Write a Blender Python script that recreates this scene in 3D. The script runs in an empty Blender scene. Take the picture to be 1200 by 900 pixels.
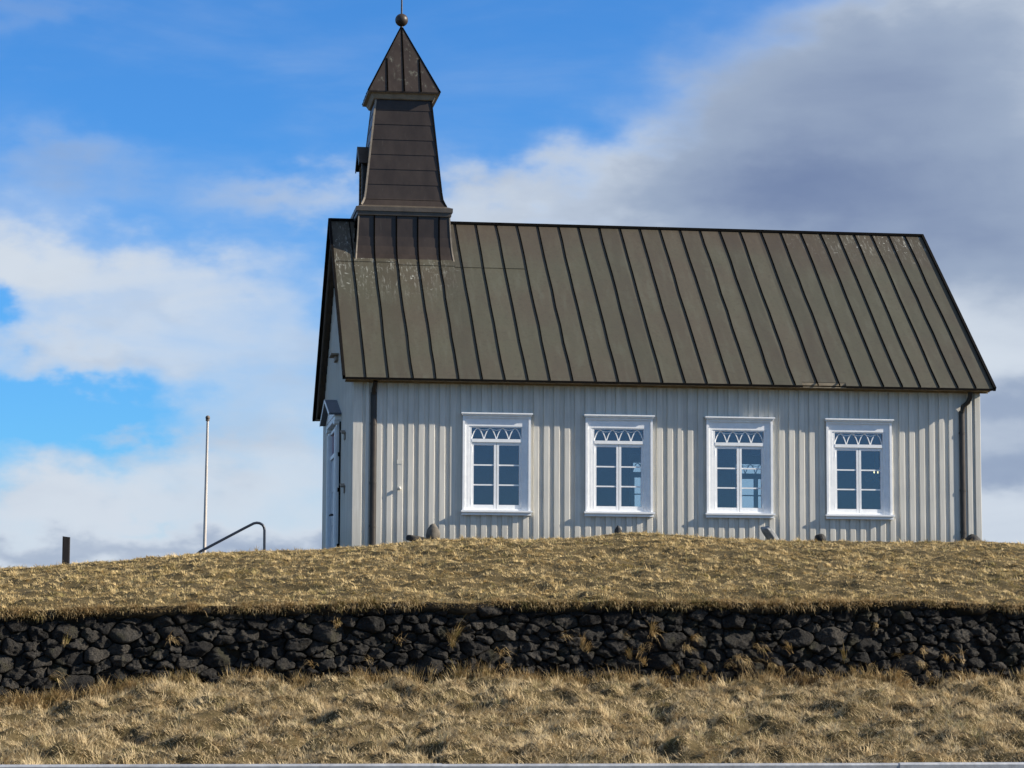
import bpy, bmesh, math, random
import numpy as np
from mathutils import Vector, Matrix

scene = bpy.context.scene
rad = math.radians
random.seed(7)
rng = np.random.default_rng(7)

# ------------------------------------------------------------------ camera
cam_data = bpy.data.cameras.new("camera")
cam_data.sensor_width = 36.0
cam_data.lens = 89.615
cam_data.clip_start = 0.5
cam_data.clip_end = 20000
cam = bpy.data.objects.new("camera", cam_data)
scene.collection.objects.link(cam)
cam.matrix_world = Matrix(((0.99033, -0.018094, -0.137562, -3.6176),
                           (-0.138691, -0.100874, -0.985185, -47.056),
                           (0.0039495, 0.994735, -0.102407, 0.0),
                           (0, 0, 0, 1)))
scene.camera = cam
scene.render.resolution_x = 1024
scene.render.resolution_y = 768

# ------------------------------------------------------------------ light
SUN_DIR = Vector((1.381, -0.304, 0.749)).normalized()
SUN_EL = math.asin(SUN_DIR.z)
SUN_STRENGTH = 5.0
SKY_STRENGTH = 0.056
EXPOSURE = 0.85

sun_data = bpy.data.lights.new("sun", 'SUN')
sun_data.energy = SUN_STRENGTH
sun_data.angle = rad(0.5)
sun_data.color = (1.0, 0.93, 0.82)
sun = bpy.data.objects.new("sun", sun_data)
scene.collection.objects.link(sun)
sun.rotation_euler = (-SUN_DIR).to_track_quat('-Z', 'Y').to_euler()
sun.location = (40, -10, 40)

vs = scene.view_settings
vs.view_transform = 'Standard'
vs.look = 'None'
vs.gamma = 1.0
vs.use_curve_mapping = False
vs.exposure = EXPOSURE


class NT:
    """small helper for writing node trees as expressions"""

    def __init__(self, tree):
        self.t = tree
        self.n = tree.nodes
        self.l = tree.links

    def node(self, kind, **kw):
        nd = self.n.new(kind)
        for k, v in kw.items():
            setattr(nd, k, v)
        return nd

    def put(self, sock, v):
        if isinstance(v, bpy.types.NodeSocket):
            self.l.new(v, sock)
        else:
            sock.default_value = v

    def m(self, op, a, b=None, c=None, clamp=False):
        nd = self.node('ShaderNodeMath', operation=op)
        nd.use_clamp = clamp
        self.put(nd.inputs[0], a)
        if b is not None:
            self.put(nd.inputs[1], b)
        if c is not None:
            self.put(nd.inputs[2], c)
        return nd.outputs[0]

    def mix(self, f, a, b, blend='MIX'):
        nd = self.node('ShaderNodeMix', data_type='RGBA', blend_type=blend)
        self.put(nd.inputs[0], f)
        for s, v in ((nd.inputs[6], a), (nd.inputs[7], b)):
            self.put(s, v if isinstance(v, bpy.types.NodeSocket) else (*v[:3], 1.0))
        return nd.outputs[2]

    def noise(self, vec, scale=5.0, detail=4.0, rough=0.5, dist=0.0, dim='3D'):
        nd = self.node('ShaderNodeTexNoise', noise_dimensions=dim)
        self.put(nd.inputs['Vector'], vec)
        nd.inputs['Scale'].default_value = scale
        nd.inputs['Detail'].default_value = detail
        nd.inputs['Roughness'].default_value = rough
        nd.inputs['Distortion'].default_value = dist
        return nd.outputs[0]

    def ramp(self, f, a, b, lo=0.0, hi=1.0, smooth=True):
        nd = self.node('ShaderNodeMapRange')
        nd.interpolation_type = 'SMOOTHSTEP' if smooth else 'LINEAR'
        self.put(nd.inputs[0], f)
        for i, v in ((1, a), (2, b), (3, lo), (4, hi)):
            self.put(nd.inputs[i], v)
        return nd.outputs[0]

    def vscale(self, vec, s):
        nd = self.node('ShaderNodeVectorMath', operation='MULTIPLY')
        self.put(nd.inputs[0], vec)
        nd.inputs[1].default_value = s
        return nd.outputs[0]

    def comb(self, x, y, z):
        nd = self.node('ShaderNodeCombineXYZ')
        for i, v in enumerate((x, y, z)):
            self.put(nd.inputs[i], v)
        return nd.outputs[0]

    def sep(self, v):
        nd = self.node('ShaderNodeSeparateXYZ')
        self.put(nd.inputs[0], v)
        return nd.outputs


# ------------------------------------------------------------------ sky
# cloud banks: azimuth (deg, clockwise from +Y), elevation (deg), half sizes (deg), amount
#CLOUDS_BEGIN
COVER = [(-2.41, 8.18, 3.64, 0.88, 0.72),
         (0.28, 6.84, 3.84, 1.07, 0.62),
         (2.77, 6.07, 2.11, 1.53, 0.35),
         (-2.41, 6.26, 2.3, 0.65, 0.65),
         (-4.33, 8.76, 2.3, 1.15, 0.8),
         (1.24, 8.18, 2.3, 0.77, 0.35),
         (0.66, 3.77, 3.84, 0.86, 0.62),
         (2.77, 4.54, 2.69, 1.53, 0.4),
         (-2.41, 3.0, 3.07, 0.67, 0.95),
         (-1.64, 2.08, 5.75, 0.54, 0.8),
         (2.77, 2.43, 2.69, 1.15, 0.65),
         (13.7, 3.58, 5.37, 1.73, 1.2),
         (-0.68, 1.28, 8.06, 0.77, 1.3),
         (-2.12, 10.58, 1.53, 0.86, 0.45),
         (-3.17, 13.94, 1.15, 0.77, 0.32),
         (2.58, 9.91, 2.3, 0.58, 0.5),
         (3.92, 10.2, 1.15, 0.48, 0.3),
         (8.33, 10.0, 2.49, 0.77, 0.75),
         (10.44, 10.87, 1.34, 0.77, 0.5),
         (7.18, 9.62, 1.53, 0.58, 0.4),
         (14.85, 10.48, 3.45, 2.11, 1.3),
         (18.69, 12.21, 3.64, 2.69, 1.5),
         (13.7, 12.31, 1.92, 1.15, 0.7),
         (16.2, 13.46, 2.11, 0.86, 0.7),
         (12.55, 9.91, 2.3, 1.15, 0.7),
         (19.46, 14.32, 2.3, 1.15, 0.8),
         (19.84, 9.72, 3.07, 3.07, 1.0),
         (19.07, 6.46, 3.07, 1.73, 1.4),
         (19.07, 3.77, 3.07, 1.73, 1.3),
         (13.7, 7.8, 5.75, 1.92, 1.0),
         (19.46, 2.24, 3.84, 1.15, 1.2),
         (7.95, 3.0, 3.84, 1.92, 0.5),
         (-3.56, 7.38, 0.58, 0.5, -0.8),
         (-2.41, 5.07, 2.11, 0.5, -0.8),
         (-0.87, 4.83, 1.15, 0.42, -0.4),
         (-3.56, 5.3, 1.15, 0.77, -0.5),
         (-0.11, 2.77, 0.77, 0.15, -0.2)]
SHADE = [(13.7, 10.39, 2.88, 1.34, 0.62),
         (15.62, 9.72, 4.22, 1.53, 0.45),
         (17.54, 11.25, 3.84, 2.11, 0.42),
         (19.07, 8.76, 3.07, 1.53, 0.4),
         (14.85, 12.78, 3.64, 1.34, 0.42),
         (18.12, 13.55, 3.07, 1.34, 0.28),
         (19.07, 5.3, 3.07, 0.67, 0.55),
         (19.07, 4.06, 2.49, 0.54, 0.62),
         (19.27, 6.46, 1.92, 0.77, 0.05),
         (18.5, 2.62, 2.88, 0.77, 0.15),
         (-2.41, 2.04, 4.99, 0.42, 0.36),
         (2.77, 1.95, 2.3, 0.5, 0.3),
         (2.2, 4.15, 2.88, 1.15, 0.12),
         (-1.06, 4.06, 2.88, 0.58, 0.14),
         (-2.12, 10.58, 1.73, 0.77, 0.28),
         (2.58, 9.91, 2.49, 0.67, 0.22),
         (8.33, 10.0, 2.49, 0.77, 0.22),
         (-0.11, 7.41, 1.53, 0.46, 0.12),
         (2.77, 6.26, 1.73, 1.15, 0.2),
         (-0.68, 6.26, 1.92, 0.38, 0.12),
         (-3.17, 13.94, 1.15, 0.77, 0.3),
         (-2.98, 6.26, 1.15, 0.38, 0.12)]
#CLOUDS_END

world = bpy.data.worlds.new("World")
scene.world = world
world.use_nodes = True
wt = NT(world.node_tree)
wt.n.clear()
sky = wt.node('ShaderNodeTexSky', sky_type='NISHITA')
sky.sun_disc = False
sky.sun_elevation = SUN_EL
sky.sun_rotation = math.atan2(SUN_DIR.x, SUN_DIR.y)
sky.altitude = 0
sky.air_density = 1.0
sky.dust_density = 0.0
sky.ozone_density = 3.0
tc = wt.node('ShaderNodeTexCoord')
dirv = tc.outputs['Generated']
dx, dy, dz = wt.sep(dirv)
az = wt.m('MULTIPLY', wt.m('ARCTAN2', dx, dy), 57.29578)
el = wt.m('MULTIPLY', wt.m('ARCSINE', dz), 57.29578)
pos = wt.comb(az, el, 0.0)
warp_n = wt.node('ShaderNodeTexNoise', noise_dimensions='3D')
wt.put(warp_n.inputs['Vector'], wt.vscale(dirv, (9, 9, 16)))
warp_n.inputs['Detail'].default_value = 4
wx, wy, wz = wt.sep(warp_n.outputs['Color'])
soft = wt.ramp(az, 8.0, 13.5, 1.0, 0.5)      # the eastern bank is smoother than the broken cloud in the north
uu = wt.m('ADD', az, wt.m('MULTIPLY', wt.m('MULTIPLY', wt.m('SUBTRACT', wx, 0.5), 3.2), soft))
vv = wt.m('ADD', el, wt.m('MULTIPLY', wt.m('MULTIPLY', wt.m('SUBTRACT', wy, 0.5), 2.4), soft))


def blobs(table, u, v):
    tot = None
    for (a, e, sa, se, amp) in table:
        p = wt.m('MULTIPLY', wt.m('SUBTRACT', u, a), 1.0 / sa)
        q = wt.m('MULTIPLY', wt.m('SUBTRACT', v, e), 1.0 / se)
        r = wt.m('MULTIPLY_ADD', p, p, wt.m('MULTIPLY', q, q))
        g = wt.m('MULTIPLY', wt.m('EXPONENT', wt.m('MULTIPLY', r, -1.0)), amp)
        tot = g if tot is None else wt.m('ADD', tot, g)
    return tot if tot is not None else 0.0


streaky = wt.noise(wt.vscale(dirv, (1, 1, 4.5)), 7.0, 6.0, 0.55, 0.6)
fine = wt.noise(wt.vscale(dirv, (1, 1, 2.6)), 15.0, 9.0, 0.52, 0.5)
broad = wt.noise(wt.vscale(dirv, (1, 1, 1.9)), 3.2, 5.0, 0.5, 0.2)
# scattered cloud over the rest of the dome, away from the banks listed above
inside = wt.m('MULTIPLY', wt.ramp(wt.m('ABSOLUTE', wt.m('SUBTRACT', az, 8.0)), 13.0, 22.0, 1.0, 0.0),
              wt.ramp(el, 15.0, 24.0, 1.0, 0.0))
# a clear stretch low in the south, behind the photographer
clear = wt.m('MULTIPLY', wt.ramp(wt.m('ABSOLUTE', az), 125.0, 150.0), wt.ramp(el, 14.0, 26.0, 1.0, 0.0))
generic = wt.m('MULTIPLY', wt.ramp(broad, 0.39, 0.59, 0.0, 0.95), wt.m('MULTIPLY', wt.m('SUBTRACT', 1.0, inside), wt.m('SUBTRACT', 1.0, wt.m('MULTIPLY', clear, 0.88))))
dens = wt.m('ADD', blobs(COVER, uu, vv), generic)
dens = wt.m('ADD', dens, wt.m('MULTIPLY', wt.m('SUBTRACT', fine, 0.5), wt.m('MULTIPLY', soft, 0.34)))
dens = wt.m('ADD', dens, wt.m('MULTIPLY', wt.m('SUBTRACT', streaky, 0.5), wt.m('MULTIPLY', soft, 0.9)))
alpha = wt.ramp(dens, -0.08, 1.22)
shade = wt.m('ADD', wt.m('ADD', blobs(SHADE, uu, vv), wt.m('MULTIPLY', generic, 0.32)), wt.m('MULTIPLY', wt.m('ADD', wt.m('SUBTRACT', fine, 0.5), wt.m('SUBTRACT', streaky, 0.5)), 0.42))
CL_LIGHT, CL_MID, CL_DARK = (6.4, 7.1, 8.0), (3.2, 4.0, 5.45), (1.7, 2.35, 4.0)
cloud_col = wt.mix(wt.ramp(shade, 0.0, 0.55), CL_LIGHT, CL_MID)
cloud_col = wt.mix(wt.ramp(shade, 0.45, 1.25), cloud_col, CL_DARK)
blue = wt.mix(1.0, sky.outputs[0], (0.42, 0.98, 1.60), 'MULTIPLY')
colr = wt.mix(alpha, blue, cloud_col)
bg = wt.node('ShaderNodeBackground')
wt.put(bg.inputs['Color'], colr)
bg.inputs['Strength'].default_value = SKY_STRENGTH
wo = wt.node('ShaderNodeOutputWorld')
wt.l.new(bg.outputs[0], wo.inputs['Surface'])


# ------------------------------------------------------------------ materials
def material(name):
    mt = bpy.data.materials.new(name)
    mt.use_nodes = True
    t = NT(mt.node_tree)
    bs = t.n['Principled BSDF']
    return mt, t, bs


def geo_pos(t):
    return t.node('ShaderNodeNewGeometry').outputs['Position']


def bump(t, bs, h, strength=0.3, dist=0.01):
    b = t.node('ShaderNodeBump')
    b.inputs['Strength'].default_value = strength
    b.inputs['Distance'].default_value = dist
    t.put(b.inputs['Height'], h)
    t.l.new(b.outputs[0], bs.inputs['Normal'])


def simple(name, col, rough=0.6, metal=0.0, var=0.25, scale=6.0, spec=0.5, stretch=(1, 1, 1), bmp=0.15):
    mt, t, bs = material(name)
    p = t.vscale(geo_pos(t), stretch)
    n = t.noise(p, scale, 6.0, 0.6)
    n2 = t.noise(p, scale * 7.3, 4.0, 0.6)
    f = t.m('ADD', t.m('MULTIPLY', n, 0.7), t.m('MULTIPLY', n2, 0.3))
    lo = [c * (1 - var) for c in col]
    hi = [min(1, c * (1 + var)) for c in col]
    t.put(bs.inputs['Base Color'], t.mix(t.ramp(f, 0.3, 0.7), lo, hi))
    t.put(bs.inputs['Roughness'], t.ramp(n2, 0.2, 0.8, max(0.05, rough - 0.1), min(1, rough + 0.1)))
    bs.inputs['Metallic'].default_value = metal
    bs.inputs['Specular IOR Level'].default_value = spec
    if bmp:
        bump(t, bs, f, bmp, 0.01)
    return mt


def wall_paint():
    mt, t, bs = material("grey_wall_paint")
    p = geo_pos(t)
    streak = t.noise(t.vscale(p, (9, 9, 0.55)), 3.0, 6.0, 0.6)
    grime = t.noise(p, 1.3, 5.0, 0.6)
    speck = t.noise(p, 38.0, 3.0, 0.6)
    col = t.mix(t.ramp(streak, 0.3, 0.7), (0.56, 0.525, 0.448), (0.665, 0.625, 0.535))
    x, y, z = t.sep(p)
    board = t.node('ShaderNodeTexWhiteNoise', noise_dimensions='1D')
    t.put(board.inputs['W'], t.m('FLOOR', t.m('MULTIPLY', t.m('ADD', t.m('ADD', x, y), 0.036), 1 / 0.0981)))
    col = t.mix(1.0, col, t.mix(board.outputs['Value'], (0.95, 0.95, 0.945), (1.03, 1.03, 1.03)), 'MULTIPLY')
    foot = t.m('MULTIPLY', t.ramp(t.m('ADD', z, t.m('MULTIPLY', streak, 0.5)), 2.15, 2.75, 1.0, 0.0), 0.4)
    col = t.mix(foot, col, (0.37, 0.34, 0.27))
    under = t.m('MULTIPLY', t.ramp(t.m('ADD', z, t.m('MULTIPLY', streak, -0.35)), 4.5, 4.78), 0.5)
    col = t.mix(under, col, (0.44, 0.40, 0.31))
    col = t.mix(t.m('MULTIPLY', t.ramp(grime, 0.5, 0.75), 0.35), col, (0.40, 0.385, 0.35))
    col = t.mix(t.m('MULTIPLY', t.ramp(speck, 0.66, 0.74), 0.4), col, (0.34, 0.32, 0.28))
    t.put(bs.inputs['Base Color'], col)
    bs.inputs['Roughness'].default_value = 0.55
    bump(t, bs, t.noise(t.vscale(p, (30, 30, 2)), 4.0, 4.0), 0.12, 0.004)
    return mt


def roof_metal():
    mt, t, bs = material("weathered_copper_roof")
    p = geo_pos(t)
    x, y, z = t.sep(p)
    broad_n = t.noise(p, 0.55, 5.0, 0.6)
    down = t.noise(t.vscale(p, (3.2, 0.5, 0.5)), 2.4, 6.0, 0.62)
    small = t.noise(p, 14.0, 5.0, 0.65)
    # each sheet has weathered a little differently
    sheet = t.node('ShaderNodeTexWhiteNoise', noise_dimensions='1D')
    t.put(sheet.inputs['W'], t.m('FLOOR', t.m('MULTIPLY', t.m('SUBTRACT', x, 0.182), 1 / 0.4235)))
    olive, brown, pale = (0.064, 0.060, 0.038), (0.064, 0.053, 0.035), (0.074, 0.073, 0.052)
    col = t.mix(t.ramp(broad_n, 0.35, 0.68), olive, brown)
    col = t.mix(t.m('MULTIPLY', t.ramp(down, 0.48, 0.72), 0.6), col, pale)
    # browner along the ridge flashing
    ridge = t.ramp(t.m('ADD', z, t.m('MULTIPLY', t.m('SUBTRACT', broad_n, 0.5), 2.0)), 7.4, 8.7)
    col = t.mix(t.m('MULTIPLY', ridge, 0.55), col, (0.056, 0.039, 0.025))
    col = t.mix(1.0, col, t.mix(sheet.outputs['Value'], (0.86, 0.86, 0.86), (1.12, 1.12, 1.12)), 'MULTIPLY')
    col = t.mix(t.m('MULTIPLY', t.ramp(small, 0.50, 0.72), 0.45), col, (0.040, 0.034, 0.023))
    # droppings and lichen running down below the tower and near the far ridge end
    lef = t.m('MULTIPLY', t.ramp(x, 1.2, 2.6, 0.8, 0.0), t.ramp(z, 6.5, 7.5))
    rig = t.m('MULTIPLY', t.ramp(x, 8.6, 11.9), t.ramp(z, 7.7, 8.5))
    where = t.m('ADD', lef, rig, clamp=True)
    run = t.noise(t.vscale(p, (11.0, 1.3, 1.3)), 2.2, 6.0, 0.75)
    spot = t.noise(p, 8.0, 4.0, 0.7)
    st = t.m('ADD', t.m('MULTIPLY', t.ramp(run, 0.53, 0.66), 0.6), t.m('MULTIPLY', t.ramp(spot, 0.62, 0.68), 0.9), clamp=True)
    col = t.mix(t.m('MULTIPLY', st, where), col, (0.42, 0.42, 0.36))
    t.put(bs.inputs['Base Color'], col)
    bs.inputs['Metallic'].default_value = 0.0
    bs.inputs['Specular IOR Level'].default_value = 0.3
    t.put(bs.inputs['Roughness'], t.ramp(down, 0.3, 0.7, 0.5, 0.68))
    bump(t, bs, t.m('ADD', t.noise(p, 1.6, 3.0), t.m('MULTIPLY', small, 0.05)), 0.35, 0.03)
    return mt


def tower_metal():
    mt, t, bs = material("dark_brown_tower_sheet")
    p = geo_pos(t)
    n = t.noise(t.vscale(p, (2, 2, 0.8)), 2.0, 6.0, 0.6)
    run = t.noise(t.vscale(p, (14, 14, 0.8)), 1.6, 5.0, 0.7)
    col = t.mix(t.ramp(n, 0.3, 0.7), (0.025, 0.0165, 0.011), (0.040, 0.028, 0.020))
    col = t.mix(t.m('MULTIPLY', t.ramp(run, 0.62, 0.72), 0.22), col, (0.16, 0.15, 0.12))
    x, y, z = t.sep(p)
    top = t.m('MULTIPLY', t.ramp(z, 11.1, 11.3), t.ramp(t.noise(t.vscale(p, (5, 5, 2.0)), 2.0, 5.0, 0.7), 0.55, 0.70))
    col = t.mix(t.m('MULTIPLY', top, 0.6), col, (0.17, 0.17, 0.13))
    t.put(bs.inputs['Base Color'], col)
    bs.inputs['Metallic'].default_value = 0.0
    bs.inputs['Specular IOR Level'].default_value = 0.35
    bs.inputs['Roughness'].default_value = 0.45
    bump(t, bs, t.noise(p, 2.5, 3.0), 0.3, 0.02)
    return mt


def window_glass():
    mt, t, bs = material("window_glass")
    t.n.remove(bs)
    out = [n for n in t.n if n.type == 'OUTPUT_MATERIAL'][0]
    tr = t.node('ShaderNodeBsdfTransparent')
    tr.inputs[0].default_value = (0.80, 0.88, 0.92, 1)
    gl = t.node('ShaderNodeBsdfGlossy')
    gl.inputs['Color'].default_value = (1.0, 0.76, 0.82, 1)
    gl.inputs['Roughness'].default_value = 0.02
    fr = t.node('ShaderNodeFresnel')
    fr.inputs[0].default_value = 1.5
    b = t.node('ShaderNodeBump')
    b.inputs['Strength'].default_value = 0.04
    b.inputs['Distance'].default_value = 0.02
    t.put(b.inputs['Height'], t.noise(geo_pos(t), 2.5, 2.0))
    t.l.new(b.outputs[0], gl.inputs['Normal'])
    f = t.m('ADD', t.m('MULTIPLY', fr.outputs[0], 0.9), 0.065, clamp=True)
    mx = t.node('ShaderNodeMixShader')
    t.put(mx.inputs[0], f)
    t.l.new(tr.outputs[0], mx.inputs[1])
    t.l.new(gl.outputs[0], mx.inputs[2])
    t.l.new(mx.outputs[0], out.inputs['Surface'])
    return mt


def lava_stone():
    mt, t, bs = material("lava_stone")
    p = geo_pos(t)
    isl = t.node('ShaderNodeNewGeometry').outputs['Random Per Island']
    big = t.noise(p, 9.0, 6.0, 0.65)
    pits = t.noise(p, 34.0, 5.0, 0.75)
    lich = t.noise(p, 16.0, 5.0, 0.7)
    col = t.mix(t.m('POWER', isl, 1.8), (0.0160, 0.0132, 0.0102), (0.078, 0.067, 0.053))
    col = t.mix(t.m('MULTIPLY', t.ramp(big, 0.45, 0.7), 0.6), col, (0.070, 0.065, 0.057))
    col = t.mix(t.m('MULTIPLY', t.ramp(pits, 0.45, 0.62), 0.75), col, (0.008, 0.0075, 0.007))
    col = t.mix(t.m('MULTIPLY', t.ramp(lich, 0.66, 0.75), 0.6), col, (0.15, 0.15, 0.135))
    x, y, z = t.sep(p)
    moss = t.m('MULTIPLY', t.ramp(t.noise(p, 3.5, 5.0), 0.56, 0.68), 0.45)
    col = t.mix(moss, col, (0.060, 0.055, 0.025))
    t.put(bs.inputs['Base Color'], col)
    bs.inputs['Roughness'].default_value = 0.88
    bs.inputs['Specular IOR Level'].default_value = 0.3
    bump(t, bs, t.m('ADD', t.m('MULTIPLY', big, 0.5), t.m('MULTIPLY', pits, 0.5)), 1.0, 0.16)
    return mt


def earth():
    mt, t, bs = material("turf_ground")
    p = geo_pos(t)
    a = t.noise(p, 1.1, 6.0, 0.65)
    b = t.noise(p, 11.0, 6.0, 0.7)
    col = t.mix(t.ramp(a, 0.35, 0.65), (0.062, 0.046, 0.020), (0.105, 0.077, 0.036))
    col = t.mix(t.m('MULTIPLY', t.ramp(b, 0.4, 0.7), 0.6), col, (0.028, 0.023, 0.010))
    t.put(bs.inputs['Base Color'], col)
    bs.inputs['Roughness'].default_value = 0.95
    bs.inputs['Specular IOR Level'].default_value = 0.1
    bump(t, bs, b, 0.8, 0.03)
    return mt


def grass_mat(name, straw, straw2, olive, olive_lo, olive_hi, brown):
    mt, t, bs = material(name)
    p = geo_pos(t)
    isl = t.node('ShaderNodeNewGeometry').outputs['Random Per Island']
    patch = t.noise(p, 1.6, 6.0, 0.66)
    clump = t.noise(p, 8.0, 4.0, 0.65)
    fleck = t.ramp(t.noise(t.vscale(p, (1, 0.6, 1)), 11.0, 4.0, 0.68), 0.34, 0.64)
    col = t.mix(t.m('ADD', t.m('MULTIPLY', isl, 0.45), t.m('MULTIPLY', fleck, 0.55)), straw, straw2)
    g = t.ramp(t.m('ADD', patch, t.m('MULTIPLY', t.m('SUBTRACT', clump, 0.5), 0.85)), olive_lo, olive_hi)
    sel = t.ramp(t.m('FRACT', t.m('MULTIPLY', isl, 17.3)), 0.1, 0.75)
    col = t.mix(t.m('MULTIPLY', g, sel), col, olive)
    d = t.ramp(t.noise(p, 3.1, 4.0, 0.6), 0.55, 0.72)
    col = t.mix(t.m('MULTIPLY', d, 0.75), col, brown)
    t.put(bs.inputs['Base Color'], col)
    bs.inputs['Roughness'].default_value = 0.7
    bs.inputs['Specular IOR Level'].default_value = 0.25
    out = [n for n in t.n if n.type == 'OUTPUT_MATERIAL'][0]
    tl = t.node('ShaderNodeBsdfTranslucent')
    t.put(tl.inputs['Color'], col)
    mx = t.node('ShaderNodeMixShader')
    mx.inputs[0].default_value = 0.22
    t.l.new(bs.outputs[0], mx.inputs[1])
    t.l.new(tl.outputs[0], mx.inputs[2])
    t.l.new(mx.outputs[0], out.inputs['Surface'])
    return mt


M = {}
M['wall'] = wall_paint()
M['white'] = simple("white_window_paint", (0.82, 0.815, 0.79), 0.45, var=0.06, scale=9, bmp=0.05)
M['roof'] = roof_metal()
M['seam'] = simple("dark_roof_seam", (0.0035, 0.003, 0.0025), 0.9, var=0.35, scale=4, spec=0.0)
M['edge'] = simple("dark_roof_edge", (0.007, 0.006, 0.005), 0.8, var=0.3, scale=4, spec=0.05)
M['tower'] = tower_metal()
M['trim'] = simple("pale_tower_trim", (0.22, 0.18, 0.13), 0.6, var=0.3, scale=8)
M['soffit'] = simple("bare_soffit_board", (0.24, 0.19, 0.12), 0.7, var=0.3, scale=5)
M['spirefascia'] = simple("pale_spire_fascia", (0.25, 0.21, 0.155), 0.7, var=0.25, scale=6)
M['lead'] = simple("blue_grey_lead", (0.09, 0.11, 0.14), 0.5, var=0.2, scale=6)
M['barge'] = simple("brown_barge_board", (0.13, 0.10, 0.075), 0.65, var=0.3, scale=5)
M['cornice'] = simple("tower_cornice_sheet", (0.075, 0.060, 0.044), 0.5, metal=0.0, var=0.25, scale=4)
M['glass'] = window_glass()
M['pipe'] = simple("brown_downpipe", (0.036, 0.027, 0.019), 0.5, metal=0.2, var=0.4, scale=6, stretch=(3, 3, 1))
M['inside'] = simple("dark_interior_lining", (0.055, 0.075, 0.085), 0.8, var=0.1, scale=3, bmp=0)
M['floorwood'] = simple("interior_floor_boards", (0.10, 0.065, 0.04), 0.6, var=0.2, scale=3, stretch=(1, 6, 1))
M['black'] = simple("black_iron", (0.015, 0.016, 0.020), 0.45, var=0.3, scale=10, bmp=0)
M['navy'] = simple("dark_painted_pipe", (0.022, 0.028, 0.042), 0.4, var=0.3, scale=10, bmp=0)
M['pole'] = simple("white_pole_paint", (0.50, 0.45, 0.40), 0.4, var=0.10, scale=3, bmp=0)
M['wood'] = simple("dark_weathered_wood", (0.012, 0.009, 0.008), 0.9, var=0.4, scale=9, stretch=(1, 1, 0.15), bmp=0.6)
M['zinc'] = simple("galvanised_steel", (0.40, 0.40, 0.40), 0.5, metal=0.35, var=0.2, scale=5, bmp=0.05)
M['stone'] = lava_stone()
M['earth'] = earth()
M['peat'] = simple("dark_turf_edge", (0.024, 0.019, 0.012), 0.95, var=0.5, scale=12, spec=0.1, bmp=0.9)
M['boulder'] = simple("brown_grey_boulder", (0.11, 0.095, 0.075), 0.85, var=0.45, scale=9, spec=0.2, bmp=0.8)
M['slab'] = simple("grey_grave_slab", (0.30, 0.295, 0.28), 0.8, var=0.3, scale=10, spec=0.2, bmp=0.6)
M['darkrock'] = simple("dark_grey_rock", (0.045, 0.042, 0.038), 0.9, var=0.5, scale=10, spec=0.2, bmp=0.9)
M['brass'] = simple("aged_brass", (0.30, 0.20, 0.07), 0.4, metal=0.9, var=0.2, scale=10, bmp=0)
M['doorpaint'] = simple("pale_blue_grey_door_paint", (0.33, 0.36, 0.40), 0.45, var=0.08, scale=8, bmp=0.05)

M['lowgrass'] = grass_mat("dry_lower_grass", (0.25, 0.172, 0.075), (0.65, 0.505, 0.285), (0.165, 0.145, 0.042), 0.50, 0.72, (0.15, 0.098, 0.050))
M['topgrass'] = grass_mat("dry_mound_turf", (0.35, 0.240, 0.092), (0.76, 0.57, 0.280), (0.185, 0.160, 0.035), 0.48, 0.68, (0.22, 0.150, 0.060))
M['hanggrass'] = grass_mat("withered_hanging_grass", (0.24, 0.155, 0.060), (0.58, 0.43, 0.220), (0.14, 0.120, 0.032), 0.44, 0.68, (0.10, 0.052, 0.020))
bulb_m, bt, bb = material("lit_bulb")
bb.inputs['Emission Color'].default_value = (1.0, 0.78, 0.40, 1)
bb.inputs['Emission Strength'].default_value = 1.6


# ------------------------------------------------------------------ object helpers
ORIGIN = {}


def tag(o, label=None, cat=None, group=None, kind=None):
    for k, v in (('label', label), ('category', cat), ('group', group), ('kind', kind)):
        if v:
            o[k] = v
    return o


def empty(name, loc, label, cat, group=None):
    o = bpy.data.objects.new(name, None)
    o.empty_display_size = 0.3
    scene.collection.objects.link(o)
    o.location = loc
    ORIGIN[o] = Vector(loc)
    return tag(o, label, cat, group)


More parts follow.
